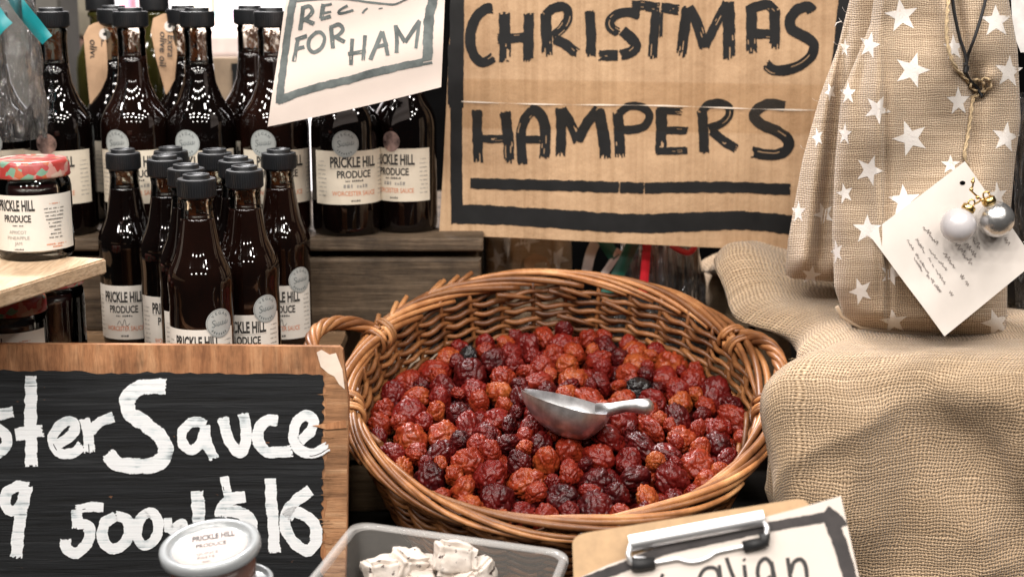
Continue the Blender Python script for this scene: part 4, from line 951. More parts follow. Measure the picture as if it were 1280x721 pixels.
q = MB(); q.tube([p - o0 for p in crom(hp, 0.002)] if False else [p - o0 for p in hp], [0.0085, 0.0062, 0.0056, 0.0070, 0.0080, 0.0035], 14); q.build('handle', M['alu'], t)

# ------------------------------------------------------------------ burlap cloth draped over a box
X0, YF, TOPZ = 0.337, 1.367, 0.052                      # core box: left edge, front edge, top
RC = 0.046
def drape(a, b, off=0.0):
    """a: distance to the right of the left edge, b: distance behind the front edge (negative hangs down)"""
    ea, eb = max(0, -a), max(0, -b); L = math.hypot(ea, eb)
    cx_, cy_ = X0 + max(a, 0), YF + max(b, 0)
    if L > 0: dx, dy = -(ea / L) ** 0.55, -(eb / L) ** 0.55
    else: dx, dy = 0, 0
    arc = RC * math.pi / 2
    if L < arc: th = L / RC; ho = RC * math.sin(th); dz = RC * (1 - math.cos(th))
    else: ho = RC; dz = RC + (L - arc)
    fold = 0.0
    if L > 0:
        hang = min(1, L / 0.2); an = math.atan2(ea, eb)
        fold = hang * (0.024 * noise.noise((a * 6.5 + 3, b * 5.5, 2.0)) + 0.014 * noise.noise((a * 15, b * 11, 6.0)))
        for (fa, wd, am, sl) in ((0.15, .045, -.016, .8), (0.27, .05, .014, .5)):    # slack folds on the front
            q_ = (a - fa + sl * (b + .12)) / wd; fold += am * math.exp(-q_ * q_) * min(1, eb / .06) if ea == 0 else 0
    z = TOPZ - dz
    bump = 0.004 * noise.noise((cx_ * 13, cy_ * 13, z * 13)) + 0.0012 * noise.noise((cx_ * 34, cy_ * 34, z * 34)) + 0.0008 * noise.noise((cx_ * 70, cy_ * 70, z * 70))
    cr1 = max(0, 1 - 5 * abs(noise.noise((a * 5.0 + b * 2.2, b * 2.6 - a * .8, 21.0)))); cr2 = max(0, 1 - 5 * abs(noise.noise((a * 3.5 - b * 3.0 + 7, b * 4.0 + a * 2, 33.0))))
    fold += (0.008 * cr1 ** 1.5 + 0.006 * cr2 ** 1.5 + 0.0020 * noise.noise((a * 30, b * 26, 11.0))) * min(1, L / .08)
    x = cx_ + dx * (ho + fold); y = cy_ + dy * (ho + fold)
    if ea > 0: x += 0.25 * max(0, -z - 0.02) * min(1, ea / .1)
    z += bump + off
    if L < arc: z += 0.004 * noise.noise((cx_ * 11, cy_ * 11, 5))
    # the lump of slack cloth at the back left corner
    sm = min(1, max(0, (z + .005) / .035)); g = sm * math.exp(-(((cx_ + dx * ho - 0.310) / 0.055) ** 2 + ((y - 1.66) / 0.055) ** 2)); z += 0.048 * g; x -= 0.012 * g * sm
    if ea > 0: x += 0.035 * (1 - sm) * min(1, max(0, (y - 1.46) / .08))
    x -= 0.074 * (1 - min(1, max(0, (y - 1.33) / .09)))
    T = min(1, max(0, (y - 1.49) / .09)); T = T * T * (3 - 2 * T); x -= 0.062 * T * sm * min(1, max(0, (0.5 - x) / .2)); x += 0.05 * T * (1 - sm)
    g2 = math.exp(-((y - 1.74) / 0.06) ** 2) * (1 if a > -.1 else 0); z += 0.03 * g2 * min(1, max(0, (a + .1) / .1))
    return Vector((x, y, z))
q = MB(); A0, A1, B0, B1 = -0.27, 0.55, -0.30, 0.50; nu, nv = 190, 180
q.grid(lambda u, v: drape(A0 + (A1 - A0) * u, B0 + (B1 - B0) * v), nu, nv, 0, uvfn=lambda u, v: (A0 + (A1 - A0) * u, B0 + (B1 - B0) * v))
cl = q.build('burlap_cloth', M['burlap']); tag(cl, 'coarse burlap cloth draped over a box, under the starry gift bags', 'cloth')
q = MB()
rr = random.Random(3)
for k in range(40):                                    # stray fibres standing off the cloth edge
    a = rr.uniform(-.12, 0.3); b = rr.uniform(-.2, .15); p = drape(a, b); d = Vector((rr.uniform(-1, .3), rr.uniform(-1, 0), rr.uniform(-.3, .8))).normalized()
    l = rr.uniform(.004, .011); q.tube([p, p + d * l * .5, p + d * l + Vector((rr.uniform(-.003, .003), 0, -.002))], 0.00014, 4)
o = q.build('loose_fibres', M['jute'], cl)

# ------------------------------------------------------------------ starry bags
def interp(tab, y):
    ys = [t[0] for t in tab]; return float(np.interp(y, ys, [t[1] for t in tab]))
class Bag:
    def __init__(s, left, right, bottom, Yc, dep, crease, top=-45): s.L, s.Rt, s.bot, s.Yc, s.dep, s.cr, s.top = left, right, bottom, Yc, dep, crease, top
    def F(s, px, py, off=0.0, back=False):
        l = interp(s.L, py); r = interp(s.Rt, py); c = (px - (l + r) / 2) / ((r - l) / 2); c = max(-1, min(1, c))
        yb = np.interp(px, [b[0] for b in s.bot], [b[1] for b in s.bot]); tb = max(0, 1 - (yb - py) / 26.0) if yb > py else 1
        d = s.dep * (1 - abs(c) ** 3.2) ** (1 / 2.4) * (1 - 0.75 * tb * tb)
        fade = (1 - tb) * min(1, (1 - abs(c)) * 6)
        d += 1.35 * fade * s.cr(px, py)
        if back: return P(px, py, s.Yc + d * 0.9)
        return P(px, py, s.Yc - d - off)
    def pix(s, u, v):
        # v 0 bottom .. 1 top ; u 0..1
        py0 = 0
        for _ in range(3):
            l, r = interp(s.L, py0), interp(s.Rt, py0); px = l + (r - l) * u
            yb = float(np.interp(px, [b[0] for b in s.bot], [b[1] for b in s.bot])); py0 = yb + (s.top - yb) * v
        l, r = interp(s.L, py0), interp(s.Rt, py0); return l + (r - l) * u, py0
    def mesh(s, stars, nu=90, nv=130):
        q = MB(); uvf = lambda u, v: (lambda p: (p[0] * 1.5 / FPX, p[1] * 1.5 / FPX))(s.pix(u, v))
        uu = lambda u: 0.5 - 0.5 * math.cos(math.pi * u)
        q.grid(lambda u, v: s.F(*s.pix(uu(u), v)), nu, nv, 0, uvfn=lambda u, v: uvf(uu(u), v))
        q.grid(lambda u, v: s.F(*s.pix(uu(u), v), back=True), nu, 40, 0, uvfn=lambda u, v: uvf(uu(u), v), flip=True)
        for st in stars:
            x, y, r_, *e = st; sx = e[0] if e else 1.0; rot = random.uniform(-.5, .5); n = 6
            ring = []
            for k in range(10):
                a = -math.pi / 2 + rot + k * math.pi / 5; rr_ = r_ * 1.06 if k % 2 == 0 else r_ * 0.43; ring.append((x + rr_ * math.cos(a) * sx, y + rr_ * math.sin(a)))
            # concentric rings so that the print follows the cloth
            b = len(q.v); vs = [s.F(x, y, 0.0003)]; fs = []; m = 40
            per = []
            for k in range(m):
                t_ = k / m * 10; i = int(t_); f = t_ - i; p, p2 = ring[i], ring[(i + 1) % 10]; per.append((p[0] + (p2[0] - p[0]) * f + random.uniform(-.25, .25), p[1] + (p2[1] - p[1]) * f + random.uniform(-.25, .25)))
            for j in range(1, n + 1):
                for p in per: vs.append(s.F(x + (p[0] - x) * j / n, y + (p[1] - y) * j / n, 0.0003))
            for k in range(m): fs.append((0, 1 + k, 1 + (k + 1) % m))
            for j in range(n - 1):
                for k in range(m): a_ = 1 + j * m + k; b_ = 1 + j * m + (k + 1) % m; fs.append((a_, a_ + m, b_ + m, b_))
            base = len(q.v); q.add(vs, fs, 1, True)
            q.uv.update({base: (x * 1.5 / FPX, y * 1.5 / FPX)})
        return q
def G(x, c, w_): return math.exp(-((x - c) / w_) ** 2)
def cr_front(x, y):
    d = 1.0 * 0.010 * G(x, 1100 + 0.012 * y, 16) - 0.010 * G(x, 1106 + 0.01 * y, 5) * min(1, y / 120)
    d += -0.012 * G(x, 1074, 12) * G(y, 60, 70) + 0.004 * math.sin(y * .035 + x * .02) + 0.003 * noise.noise((x * .02, y * .02, 3))
    d += 0.012 * G(x, 1188 + (y - 50) * 0.15, 10) * G(y, 40, 60) - 0.012 * G(x, 1203 + (y - 50) * 0.15, 8) * G(y, 40, 55)
    d += -0.016 * G(x, 1222, 16) * G(y, 108, 26) + 0.008 * G(x, 1235, 14) * G(y, 98, 12)
    d += 0.010 * G(x, 1160, 60) * G(y, 330, 120) - 0.008 * G(x, 1218 - (y - 130) * 0.04, 9) * G(y, 175, 60) - 0.007 * G(x, 1098, 4) * G(y, 350, 45)
    return d
bag = Bag([(-45, 1096), (0, 1092), (30, 1088), (67, 1073), (117, 1052), (198, 1044), (290, 1040), (360, 1043), (395, 1055), (425, 1072)],
          [(-45, 1256), (0, 1261), (60, 1272), (150, 1276), (200, 1269), (300, 1260), (380, 1259), (425, 1257)],
          [(1040, 372), (1052, 396), (1075, 410), (1120, 416), (1180, 420), (1262, 421)], 1.455, 0.045, cr_front)
stars = [(1127, 20, 21), (1140, 88, 22), (1138, 173, 22), (1087, 57, 17, .75), (1097, 137, 18, .9), (1060, 117, 14, .7), (1056, 168, 14, .6), (1087, 213, 19, .9), (1192, 60, 16, .8), (1198, 127, 18, .8), (1245, 27, 20), (1261, 90, 20, .85), (1257, 172, 19, .9), (1188, 206, 12),
         (1056, 242, 13, .8), (1130, 251, 20), (1247, 245, 17, .7), (1084, 287, 18), (1046, 315, 15, .5), (1114, 343, 14), (1076, 364, 17, .85), (1117, 402, 15, 1.15), (1245, 404, 18)]
q = bag.mesh(stars)
def hem(tab, w_): pass
bo = q.build('gift_bag', [M['bagcloth'], M['star_white']]); tag(bo, 'burlap gift bag with white stars carrying the pale tag, front one of the pair', 'gift bag', 'starry burlap gift bags')
q = MB()   # rolled seam along the bag's bottom edge
q.tube([bag.F(x, float(np.interp(x, [b[0] for b in bag.bot], [b[1] for b in bag.bot])) - 1, 0.001) for x in range(1046, 1260, 6)], 0.0020, 7); q.build('bottom_seam', M['bagcloth'], bo)
q = MB()   # jute drawstring: gathered knot and hanging twist
path = [(1188, -20), (1184, 20), (1184, 50), (1192, 80), (1208, 100), (1222, 112), (1216, 126), (1213, 150), (1209, 175), (1206, 195), (1212, 212), (1217, 232)]
pp = [bag.F(x, y, 0.004) for x, y in crom(path, 2.0)]
for k in range(2):
    q.tube([p + Vector((math.cos(i * .55 + k * math.pi), 0, math.sin(i * .55 + k * math.pi))) * 0.0009 for i, p in enumerate(pp)], 0.0011, 6)
kp = [(1219, 104), (1232, 98), (1239, 104), (1234, 113), (1222, 114), (1212, 108), (1220, 99), (1230, 106), (1226, 117), (1215, 122)]
q.tube([bag.F(x, y, 0.006) + Vector((0, 0.003 * math.sin(i * .9), 0)) for i, (x, y) in enumerate(crom(kp, 1.5))], 0.0011, 7)
q.build('drawstring', M['jute'], bo)
q = MB()
for path in ([(1189, -20), (1193, 15), (1200, 48), (1207, 70), (1208, 92)], [(1236, -20), (1229, 12), (1219, 45), (1210, 70), (1206, 92)], [(1207, 88), (1212, 100), (1222, 111), (1228, 121)], [(1206, 92), (1210, 86), (1206, 80)]):
    q.tube([bag.F(x, y, 0.007) for x, y in crom(path, 2.0)], 0.0015, 7)
q.build('black_cord', M['black_cord'], bo)

def cr_back(x, y): return 0.010 * G(x, 1052 - (y / 340) * 48, 10) - 0.010 * G(x, 1058 - (y / 340) * 34, 8) + 0.003 * noise.noise((x * .03, y * .02, 8))
bag2 = Bag([(-45, 1072), (0, 1062), (60, 1047), (120, 1025), (200, 1003), (300, 985), (350, 981)], [(-45, 1150), (0, 1150), (350, 1120)],
           [(981, 343), (990, 348), (1040, 352), (1120, 356)], 1.56, 0.035, cr_back)
q = bag2.mesh([(1030, 268, 15, .85), (998, 265, 14, .6), (1022, 172, 13, .55), (1038, 115, 12, .6), (1014, 344, 12, 1.0), (1056, 60, 12, .5)], 60, 110)
b2 = q.build('gift_bag', [M['bagcloth'], M['star_white']]); tag(b2, 'burlap gift bag with white stars tucked behind the tagged bag, against the sign', 'gift bag', 'starry burlap gift bags')
q = MB()
for k in range(5):
    x = 1053 - random.uniform(0, 60); y = random.uniform(0, 260); xl = interp(bag2.L, y); p = bag2.F(xl + 1, y); d = Vector((-1, -.2, random.uniform(-.4, .9))).normalized()
    q.tube([p, p + d * .004, p + d * random.uniform(.005, .008) + Vector((0, 0, .002))], 0.00012, 4)
p = P(1052, 27, 1.55); q.tube([p, P(1046, 29, 1.55), P(1043, 34, 1.55)], 0.0005, 5)
q.build('loose_threads', M['star_white'], b2)
cellars = None

# ------------------------------------------------------------------ tag card and baubles
TG = Plane(P(1180, 320, 1.385), (-0.10, -0.98, 0.18), lambda x, y: 0.0035 * math.sin((x - 1085) / 200 * 3.1) + .001 * math.sin((x + y) * .05))
poly = [(1205, 202), (1295, 327), (1180, 420), (1086, 293)]
q = MB()
def tguv(u, v, off=0.0):
    a, b, c, d = poly[3], poly[2], poly[1], poly[0]      # bottom-left.. order: left, bottom, right, top
    x = (a[0] * (1 - u) + b[0] * u) * (1 - v) + (d[0] * (1 - u) + c[0] * u) * v; y = (a[1] * (1 - u) + b[1] * u) * (1 - v) + (d[1] * (1 - u) + c[1] * u) * v
    return TG(x, y, off)
q.grid(lambda u, v: tguv(u, v), 20, 20, 0); q.grid(lambda u, v: tguv(u, v, -0.0005), 20, 20, 0, flip=True)
for e in range(4):
    f = [lambda t, o: tguv(t, 0, o), lambda t, o: tguv(1, t, o), lambda t, o: tguv(t, 1, o), lambda t, o: tguv(0, t, o)][e]
    q.grid(lambda u, v: f(u, -0.0005 * v), 20, 1, 0)
nn = 20; q.add([TG(1202 + 3.6 * math.cos(6.283 * i / nn), 229 + 2.6 * math.sin(6.283 * i / nn), 0.0004) for i in range(nn)], [tuple(range(nn))], 2, False)
lines = [((1153, 284), (1210, 358), 4.2), ((1144, 299), (1190, 371), 3.0), ((1160, 312), (1184, 340), 3.0), ((1133, 300), (1174, 365), 2.8), ((1192, 303), (1216, 335), 5.0), ((1205, 305), (1219, 322), 4.6), ((1213, 297), (1229, 318), 5.0), ((1140, 320), (1152, 339), 2.6), ((1157, 344), (1174, 365), 2.6)]
for k, (a, b, h) in enumerate(lines):
    ln = math.dist(a, b); ux, uy = (b[0] - a[0]) / ln, (b[1] - a[1]) / ln
    scribble(q, lambda x, y: TG(a[0] + ux * x + uy * y, a[1] + uy * x - ux * y, 0.0005 + k * 1e-5), 0, 0, ln, h, 1, 0.75 if h < 4 else 1.0, k + 50)
scribble(q, lambda x, y: TG(1254 + .6 * x + .8 * y, 298 + .8 * x - .6 * y, 0.0005), 0, 0, 16, 4, 1, .9, 77)
tag(q.build('gift_tag', [M['card'], M['pen'], M['dark']]), 'pale square card tag with handwriting, hanging askew on the starry bag', 'tag')
def bauble(label, px, py, rpx, Y, mat, capdir):
    c = P(px, py, Y); r = rpx * (Y / .96) / FPX; t = thing('bauble', label, 'bauble', c, 'small baubles on the tag'); q = MB(); bm = bmesh.new()
    bmesh.ops.create_uvsphere(bm, u_segments=40, v_segments=24, radius=r); bm.verts.index_update(); q.add([v.co for v in bm.verts], [[v.index for v in f.verts] for f in bm.faces], 0); bm.free(); q.build('ball', mat, t)
    rot = Vector((0, 0, 1)).rotation_difference(Vector(capdir).normalized()).to_matrix(); q = MB()
    m = MB(); m.lathe([(0.0005, r * .97), (r * .36, r * .95), (r * .40, r * 1.02), (r * .38, r * 1.26), (r * .30, r * 1.32), (0.0005, r * 1.33)], 24)
    m.tube([(r * .18 * math.cos(a), 0, r * 1.45 + r * .2 * math.sin(a)) for a in np.linspace(0, 6.283, 20)], r * .05, 6)
    m.v = [tuple(rot @ Vector(v)) for v in m.v]; m.build('metal_cap', M['gold'], t); return t
bauble('white pearl bauble hanging over the tag, left of the silver one', 1198, 282, 21.5, 1.362, M['pearl'], (0.55, 0.1, 1))
bauble('crackled silver bauble hanging over the tag beside the pearl one', 1245, 274, 22, 1.368, M['silver'], (-0.45, 0.05, 1))
q = MB()
pp = [P(x, y, 1.366) for x, y in crom([(1217, 222), (1216, 232), (1214, 238), (1222, 246), (1226, 250), (1219, 255)], 1.5)]
q.tube(pp, 0.0009, 6)
for x, y in ((1216, 227), (1214, 237), (1222, 247), (1228, 250)):
    bm = bmesh.new(); bmesh.ops.create_icosphere(bm, subdivisions=2, radius=0.0019); bm.verts.index_update(); q.add([v.co + P(x, y, 1.362) for v in bm.verts], [[v.index for v in f.verts] for f in bm.faces]); bm.free()
tag(q.build('gold_cord', M['gold']), 'gold beaded cord tying the two baubles to the tag', 'cord')

# ------------------------------------------------------------------ clipboard
CB = Plane(P(870, 690, 1.115), (-0.12, -math.cos(R(28)), math.sin(R(28))))
t = thing('clipboard', 'brown hardboard clipboard with a metal clip, leaning before the basket', 'clipboard', CB(880, 800)); o0 = t.location
def CL(x, y, off=0.0): return CB(x, y, off) - o0
def rnd(p0, p1, p2, k, n=6): # rounded corner
    a = [p1[i] + (p0[i] - p1[i]) * k for i in (0, 1)]; c = [p1[i] + (p2[i] - p1[i]) * k for i in (0, 1)]
    return [((1 - f) ** 2 * a[0] + 2 * f * (1 - f) * p1[0] + f * f * c[0], (1 - f) ** 2 * a[1] + 2 * f * (1 - f) * p1[1] + f * f * c[1]) for f in [i / n for i in range(n + 1)]]
bl, tl, tr, br = (722, 850), (715, 668), (1010, 621), (1060, 850)
q = MB(); q.slab([bl] + rnd(bl, tl, tr, 0.07) + rnd(tl, tr, br, 0.06) + [br], CL, 0.003, 0); q.build('board', M['hardboard'], t)
q = MB(); e0, e1 = P(788, 682, 1.10), P(954, 649, 1.10); CBn = CB.n
p0, p1 = CL(788, 681, 0.009), CL(955, 649.5, 0.009); axx = (p1 - p0).normalized(); upv = CBn.cross(axx).normalized()
for sgn in (1,):
    q.grid(lambda u, v: p0 + (p1 - p0) * u + upv * (0.0064 * math.cos(math.pi * v) + 0.001) + CBn * (0.0064 * math.sin(math.pi * v) - .004), 20, 14, 0)
    q.grid(lambda u, v: p0 + (p1 - p0) * u + upv * (0.0058 * math.cos(math.pi * v) + 0.001) + CBn * (0.0058 * math.sin(math.pi * v) - .004), 20, 14, 0)
q.tube([p0 + (p1 - p0) * 0.06 - CBn * .004 , p0 + (p1 - p0) * .06 + CBn * .001], 0.003, 10)
q.build('clip_bar', M['steel'], t)
q = MB(); q.box(CL(800, 695, 0.001), (0.010, 0.008, 0.002)); q.lathe([(0.0005, 0.004), (0.0035, 0.003), (0.0042, 0.0)], 16, 0, CL(806, 684, 0.0)); q.build('rivet', M['steel'], t)
q = MB()
q.tube([p0 + axx * .001 - CBn * .002, CL(786, 694, .012), CL(788, 703, .010), CL(797, 707, .007), CL(812, 705, .005)], 0.0022, 9)
q.tube([p1 - axx * .001 - CBn * .002, CL(958, 662, .012), CL(957, 674, .010), CL(948, 679, .007), CL(930, 683, .005)], 0.0022, 9)
q.build('clip_arm', M['steel'], t)
for gp, gr in (([(790, 706, .008), (800, 706.5, .007), (818, 704, .005)], .0050), ([(955, 668, .010), (955, 678, .008), (944, 681, .006), (929, 684, .005)], .0046)): q = MB(); q.tube([CL(*p) for p in gp], gr, 10); q.build('rubber_grip', M['rubber'], t)
q = MB()
if 0: q.tube([CL(790, 706, .008), CL(800, 706.5, .007), CL(818, 704, .005)], 0.0050, 10); q.tube([CL(955, 668, .010), CL(955, 678, .008), CL(944, 681, .006), CL(929, 684, .005)], 0.0046, 10)
q = MB(); q.tube([CL(x, y, .005) for x, y in crom([(815, 704.5), (835, 701), (848, 699), (858, 702), (872, 702), (886, 697), (895, 691), (912, 687), (932, 683)], 3)], 0.0016, 8); q.build('clip_wire', M['steel'], t)
q = MB()
PS = Plane(CB.o, CB.n, lambda x, y: 0.0030 + 0.004 * max(0, (x - 980) / 70) ** 2)
shp = [(690, 770), (720, 722), (760, 706), (830, 680), (950, 648), (1000, 634), (1048, 622), (1055, 630), (1066, 662), (1074, 700), (1085, 770)]
top_e = shp[1:7]
def sheet(u, v):
    xs = [720, 760, 830, 950, 1000, 1050]; ys = [724, 706, 681, 648, 635, 621]; x = 720 + 330 * u; y = float(np.interp(x, xs, ys))
    bx = 690 + (1100 - 690) * u; by = 850; return x + (bx - x) * v, y + (by - y) * v
q.grid(lambda u, v: PS(*sheet(u, v)), 40, 20, 0); q.grid(lambda u, v: PS(*sheet(u, v), -0.0003), 40, 20, 0, flip=True)
def KS(pts, wd, mi=1, off=.0005, rag=.1): brush(q, PS, pts, wd, mi, off, rag, 5, .06, 0.0, step=1.0)
KS([(722, 730), (780, 708), (830, 688), (900, 672), (960, 659), (1040, 645)], 12, 2); KS([(1036, 644), (1052, 690), (1066, 740)], 17, 2); KS([(1030, 640), (1044, 650), (1050, 660)], 16, 2)
KS([(829, 717), (827, 724), (828, 740)], 4); KS([(908, 697), (913, 712), (919, 726)], 4.8)
KS([(899, 727), (897, 714), (890, 709), (880, 712), (874, 724), (880, 735), (892, 728)], 4.6); KS([(899, 706), (902, 732)], 4.2); KS([(930, 706), (933, 732)], 4.6); KS([(929, 698.5), (931, 700.5)], 4.5, rag=0)
KS([(966, 722), (964, 706), (957, 698), (949, 704), (947, 718), (953, 728), (963, 720)], 4.8); KS([(964, 702), (970, 730)], 4.8)
KS([(984, 697), (989, 730)], 5); KS([(988, 716), (992, 703), (1001, 699), (1007, 709), (1009, 730)], 5)
tag(q.build('notice', [plain('notice_paper', (0.66, 0.585, 0.525), 0.7, .03, 12), M['marker'], M['marker_wash']]), 'cream notice bordered in black and lettered ...alian, held in the clipboard', 'notice')

# ------------------------------------------------------------------ clear tub of nougat
RZ, BZ = -0.078, -0.150
pA = PZ(446, 653, RZ); pB = PZ(708, 690, RZ - 0.014); eu = (pB - pA); Wt = eu.length; eu.normalize(); ev = Vector((eu.y, -eu.x, 0)).normalized()
Dt = 0.15
t = thing('plastic_tub', 'clear takeaway tub of nougat pieces in front of the basket', 'tub', pA + eu * Wt / 2 + ev * Dt / 2 + Vector((0, 0, BZ - RZ))); o0 = t.location
def rrect(ins, rad, z, n=8):
    c = []
    for (cx_, cy_, a0) in ((Wt - ins - rad, ins + rad, -90), (Wt - ins - rad, Dt - ins - rad, 0), (ins + rad, Dt - ins - rad, 90), (ins + rad, ins + rad, 180)):
        for i in range(n + 1):
            a = R(a0 + 90 * i / n); c.append((cx_ + rad * math.cos(a), cy_ + rad * math.sin(a), z))
    return [pA + eu * x + ev * y + Vector((0, 0, zz)) - o0 for x, y, zz in c]
H = RZ - BZ
def loft(mb, rings, mi=0, cap=False):
    n = len(rings[0]); b = len(mb.v)
    for r_ in rings: mb.v += [tuple(p) for p in r_]
    for j in range(len(rings) - 1):
        for i in range(n): a = b + j * n + i; c = b + j * n + (i + 1) % n; mb.f.append((a, c, c + n, a + n)); mb.m.append(mi); mb.sm.append(True)
    if cap: mb.f.append(tuple(b + (len(rings) - 1) * n + i for i in range(n))); mb.m.append(mi); mb.sm.append(True)
q = MB(); loft(q, [rrect(.003, .014, -0.002), rrect(.005, .014, -.01), rrect(.010, .013, -H * .6), rrect(.013, .013, -H + .004), rrect(.017, .012, -H)], 0, True); q.build('tub_body', M['tub'], t)
q = MB(); loft(q, [rrect(.004, .014, -0.003), rrect(.0035, .014, 0.0), rrect(.0015, .015, .0012), rrect(-.0025, .017, .0010), rrect(-.0038, .018, -.0008), rrect(-.0038, .018, -.0042), rrect(-.0030, .018, -.0046)], 0)
q.build('rim', M['tub_rim'], t)
def nougat(px, py, z, s, seed, rot):
    r = random.Random(seed); bm = bmesh.new(); bmesh.ops.create_cube(bm, size=1); bmesh.ops.bevel(bm, geom=bm.edges[:], offset=.12, segments=2, affect='EDGES')
    bmesh.ops.subdivide_edges(bm, edges=bm.edges[:], cuts=8, use_grid_fill=True); bm.verts.index_update(); q = MB(); M3 = Matrix.Rotation(rot, 3, 'Z') @ Matrix.Rotation(r.uniform(-.3, .3), 3, 'X') @ Matrix.Rotation(r.uniform(-.3, .3), 3, 'Y'); c = PZ(px, py, z)
    vs = []
    for v in bm.verts:
        d = noise.noise(v.co * 2.5 + Vector((seed, 0, 0))) * .20 + noise.noise(v.co * 6 + Vector((seed, 4, 0))) * .08 + noise.noise(v.co * 15 + Vector((seed, 9, 0))) * .02
        vs.append(M3 @ (Vector((v.co.x * 1.12, v.co.y * .95, v.co.z * .95)) * (1 + d) * s))
    q.add(vs, [[v.index for v in f.verts] for f in bm.faces], 0); bm.free()
    o = q.build('nougat_piece', M['fudge'], None, c); return o
NG = [(568, 697, -.098, .030, 1, .2, 'topmost white nougat chunk in the tub, resting on the others'), (510, 706, -.104, .026, 2, .7, 'speckled nougat chunk in the tub, left of the topmost one'), (478, 716, -.108, .027, 3, .4, 'leftmost nougat chunk in the tub, touching the picture edge'), (598, 716, -.112, .024, 4, 1.0, 'nougat chunk in the tub, right of and below the topmost one'),
      (545, 716, -.116, .026, 5, .1, 'nougat chunk in the tub wedged below the topmost one'), (522, 730, -.118, .026, 6, .5, None), (575, 735, -.120, .026, 7, .9, None)]
for a in NG: tag(nougat(*a[:6]), a[6] or 'nougat piece low in the tub, mostly out of view', 'nougat', 'nougat pieces in the tub')

# ------------------------------------------------------------------ small tub of quince paste
def paste_tub(label, px, py, Y, r, tilt, text):
    c = P(px, py, Y); t = thing('paste_tub', label, 'paste tub', c, 'round tubs of quince paste'); t.rotation_euler = tilt
    q = MB(); q.lathe([(r * .90, -.006), (r * .88, -.010), (r * .80, -.045), (r * .76, -.048), (.0005, -.048)], 44); q.build('tub_body', M['tub'], t)
    q = MB(); q.lathe([(.0005, -.012), (r * .86, -.012), (r * .78, -.044), (.0005, -.046)], 40); q.build('paste', M['paste'], t)
    q = MB(); q.lathe([(.0005, -.0022), (r * .76, -.0022), (r * .80, -.0018), (r * .825, .0012), (r * .85, .0022), (r * .94, .0020), (r * .985, .0008), (r, -.002), (r * .995, -.0065), (r * .965, -.0072), (r * .95, -.006), (r * .9, -.006)], 56); q.build('lid', M['lid_clear'], t)
    if text:
        q = MB(); Sx = lambda x, y: (x, y, -0.0014); q.lathe([(.0005, -.0018), (r * .735, -.0018), (r * .735, -.0021)], 48)
        put_text(q, 'PRICKLE HILL', Sx, .003, r * .28, r * .20, 1, width=r * .84, bold=.03); put_text(q, 'PRODUCE', Sx, 0.001, r * -.01, r * .15, 1, width=r * .60, bold=.02)
        put_text(q, 'QUINCE', Sx, -.002, r * -.30, r * .10, 1, width=r * .42); put_text(q, 'PASTE', Sx, -.003, r * -.46, r * .10, 1, width=r * .34); microtext(q, Sx, -.004, r * -.60, r * .2, r * .05, 1, 2)
        q.build('label', [plain('lid_label_paper', (.56, .485, .455), .7, .03), M['ink']], t)
    return t
paste_tub('round lidded tub labelled PRICKLE HILL PRODUCE quince paste, before the blackboard', 262, 680, 1.15, 0.0405, (R(8), R(-6), R(10)), True)
paste_tub('second round tub peeping out at the bottom edge, right of the labelled one', 305, 722, 1.16, 0.024, (R(6), R(2), 0), False)

# ------------------------------------------------------------------ hampers and bags glimpsed under the sign
bag3 = Bag([(230, 606), (345, 606), (420, 612)], [(230, 712), (330, 715), (420, 712)], [(606, 418), (712, 418)], 1.86, 0.04, lambda x, y: 0.012 * G(x, 640, 8) - .010 * G(x, 690, 6) + 0.006 * noise.noise((x * .05, y * .03, 1)), 200)
q = bag3.mesh([(622, 324, 15, .8), (696, 323, 16), (658, 300, 15, 1.1), (655, 352, 14)], 40, 40)
o = q.build('gift_bag', [M['bagcloth'], M['star_white']]); tag(o, 'burlap gift bag with white stars under the cardboard sign, behind the basket', 'gift bag', 'starry burlap gift bags')
q = MB(); F3 = lambda x, y, off=0: bag3.F(x, y, .004 + off); q.slab([(655, 325), (668, 316), (684, 322), (688, 334), (690, 350), (656, 350)], F3, .0005, 0); q.build('kraft_patch', M['kraft'], o)

def cello_wrap(name, label, px0, px1, py0, py1, Yc, dep, seed, amp=0.008, cat='hamper wrap', taper=0.5):
    q = MB(); nu, nv = 70, 60
    def f(u, v):
        py = py1 + (py0 - py1) * v; a = 2 * math.pi * u; m = (px0 + px1) / 2; hw = (px1 - px0) / 2 * (1 - taper * v ** 1.5); c = P(m, py, Yc); k_ = Yc / .97 / FPX
        cr = amp * (noise.noise((math.cos(a) * 4 + seed, math.sin(a) * 4, v * 2.5)) + .6 * (1 - 2 * abs(noise.noise((math.cos(a) * 9 + seed, math.sin(a) * 9, v * 4)))))
        return c + Vector((math.cos(a) * (hw * k_ + cr), math.sin(a) * (dep * (1 - taper * .7 * v) + cr), 0))
    q.grid(f, nu, nv, 0, True); o = q.build(name, M['cello']); return tag(o, label, cat)
cello_wrap('cellophane_wrap', 'clear crinkled cellophane of a hamper showing under the cardboard sign', 760, 886, 250, 470, 1.80, 0.05, 3)
def strip(name, label, pts, wd, F, mat, cat='ribbon'):
    q = MB(); c = crom(pts, 2.0); n = len(c)
    for off, fl in ((0, False), (-.0004, True)):
        vs = []
        for i in range(n):
            a = c[max(0, i - 1)]; b = c[min(n - 1, i + 1)]; dx, dy = b[0] - a[0], b[1] - a[1]; l = math.hypot(dx, dy)
            for s in (-.5, -.17, .17, .5): vs.append(F(c[i][0] - dy / l * wd * s, c[i][1] + dx / l * wd * s, off + .0015 * math.sin(s * 5 + i * .05)))
        q.add(vs, [(i * 4 + k, i * 4 + k + 1, i * 4 + k + 5, i * 4 + k + 4) for i in range(n - 1) for k in range(3)], 0)
    return tag(q.build(name, mat), label, cat)
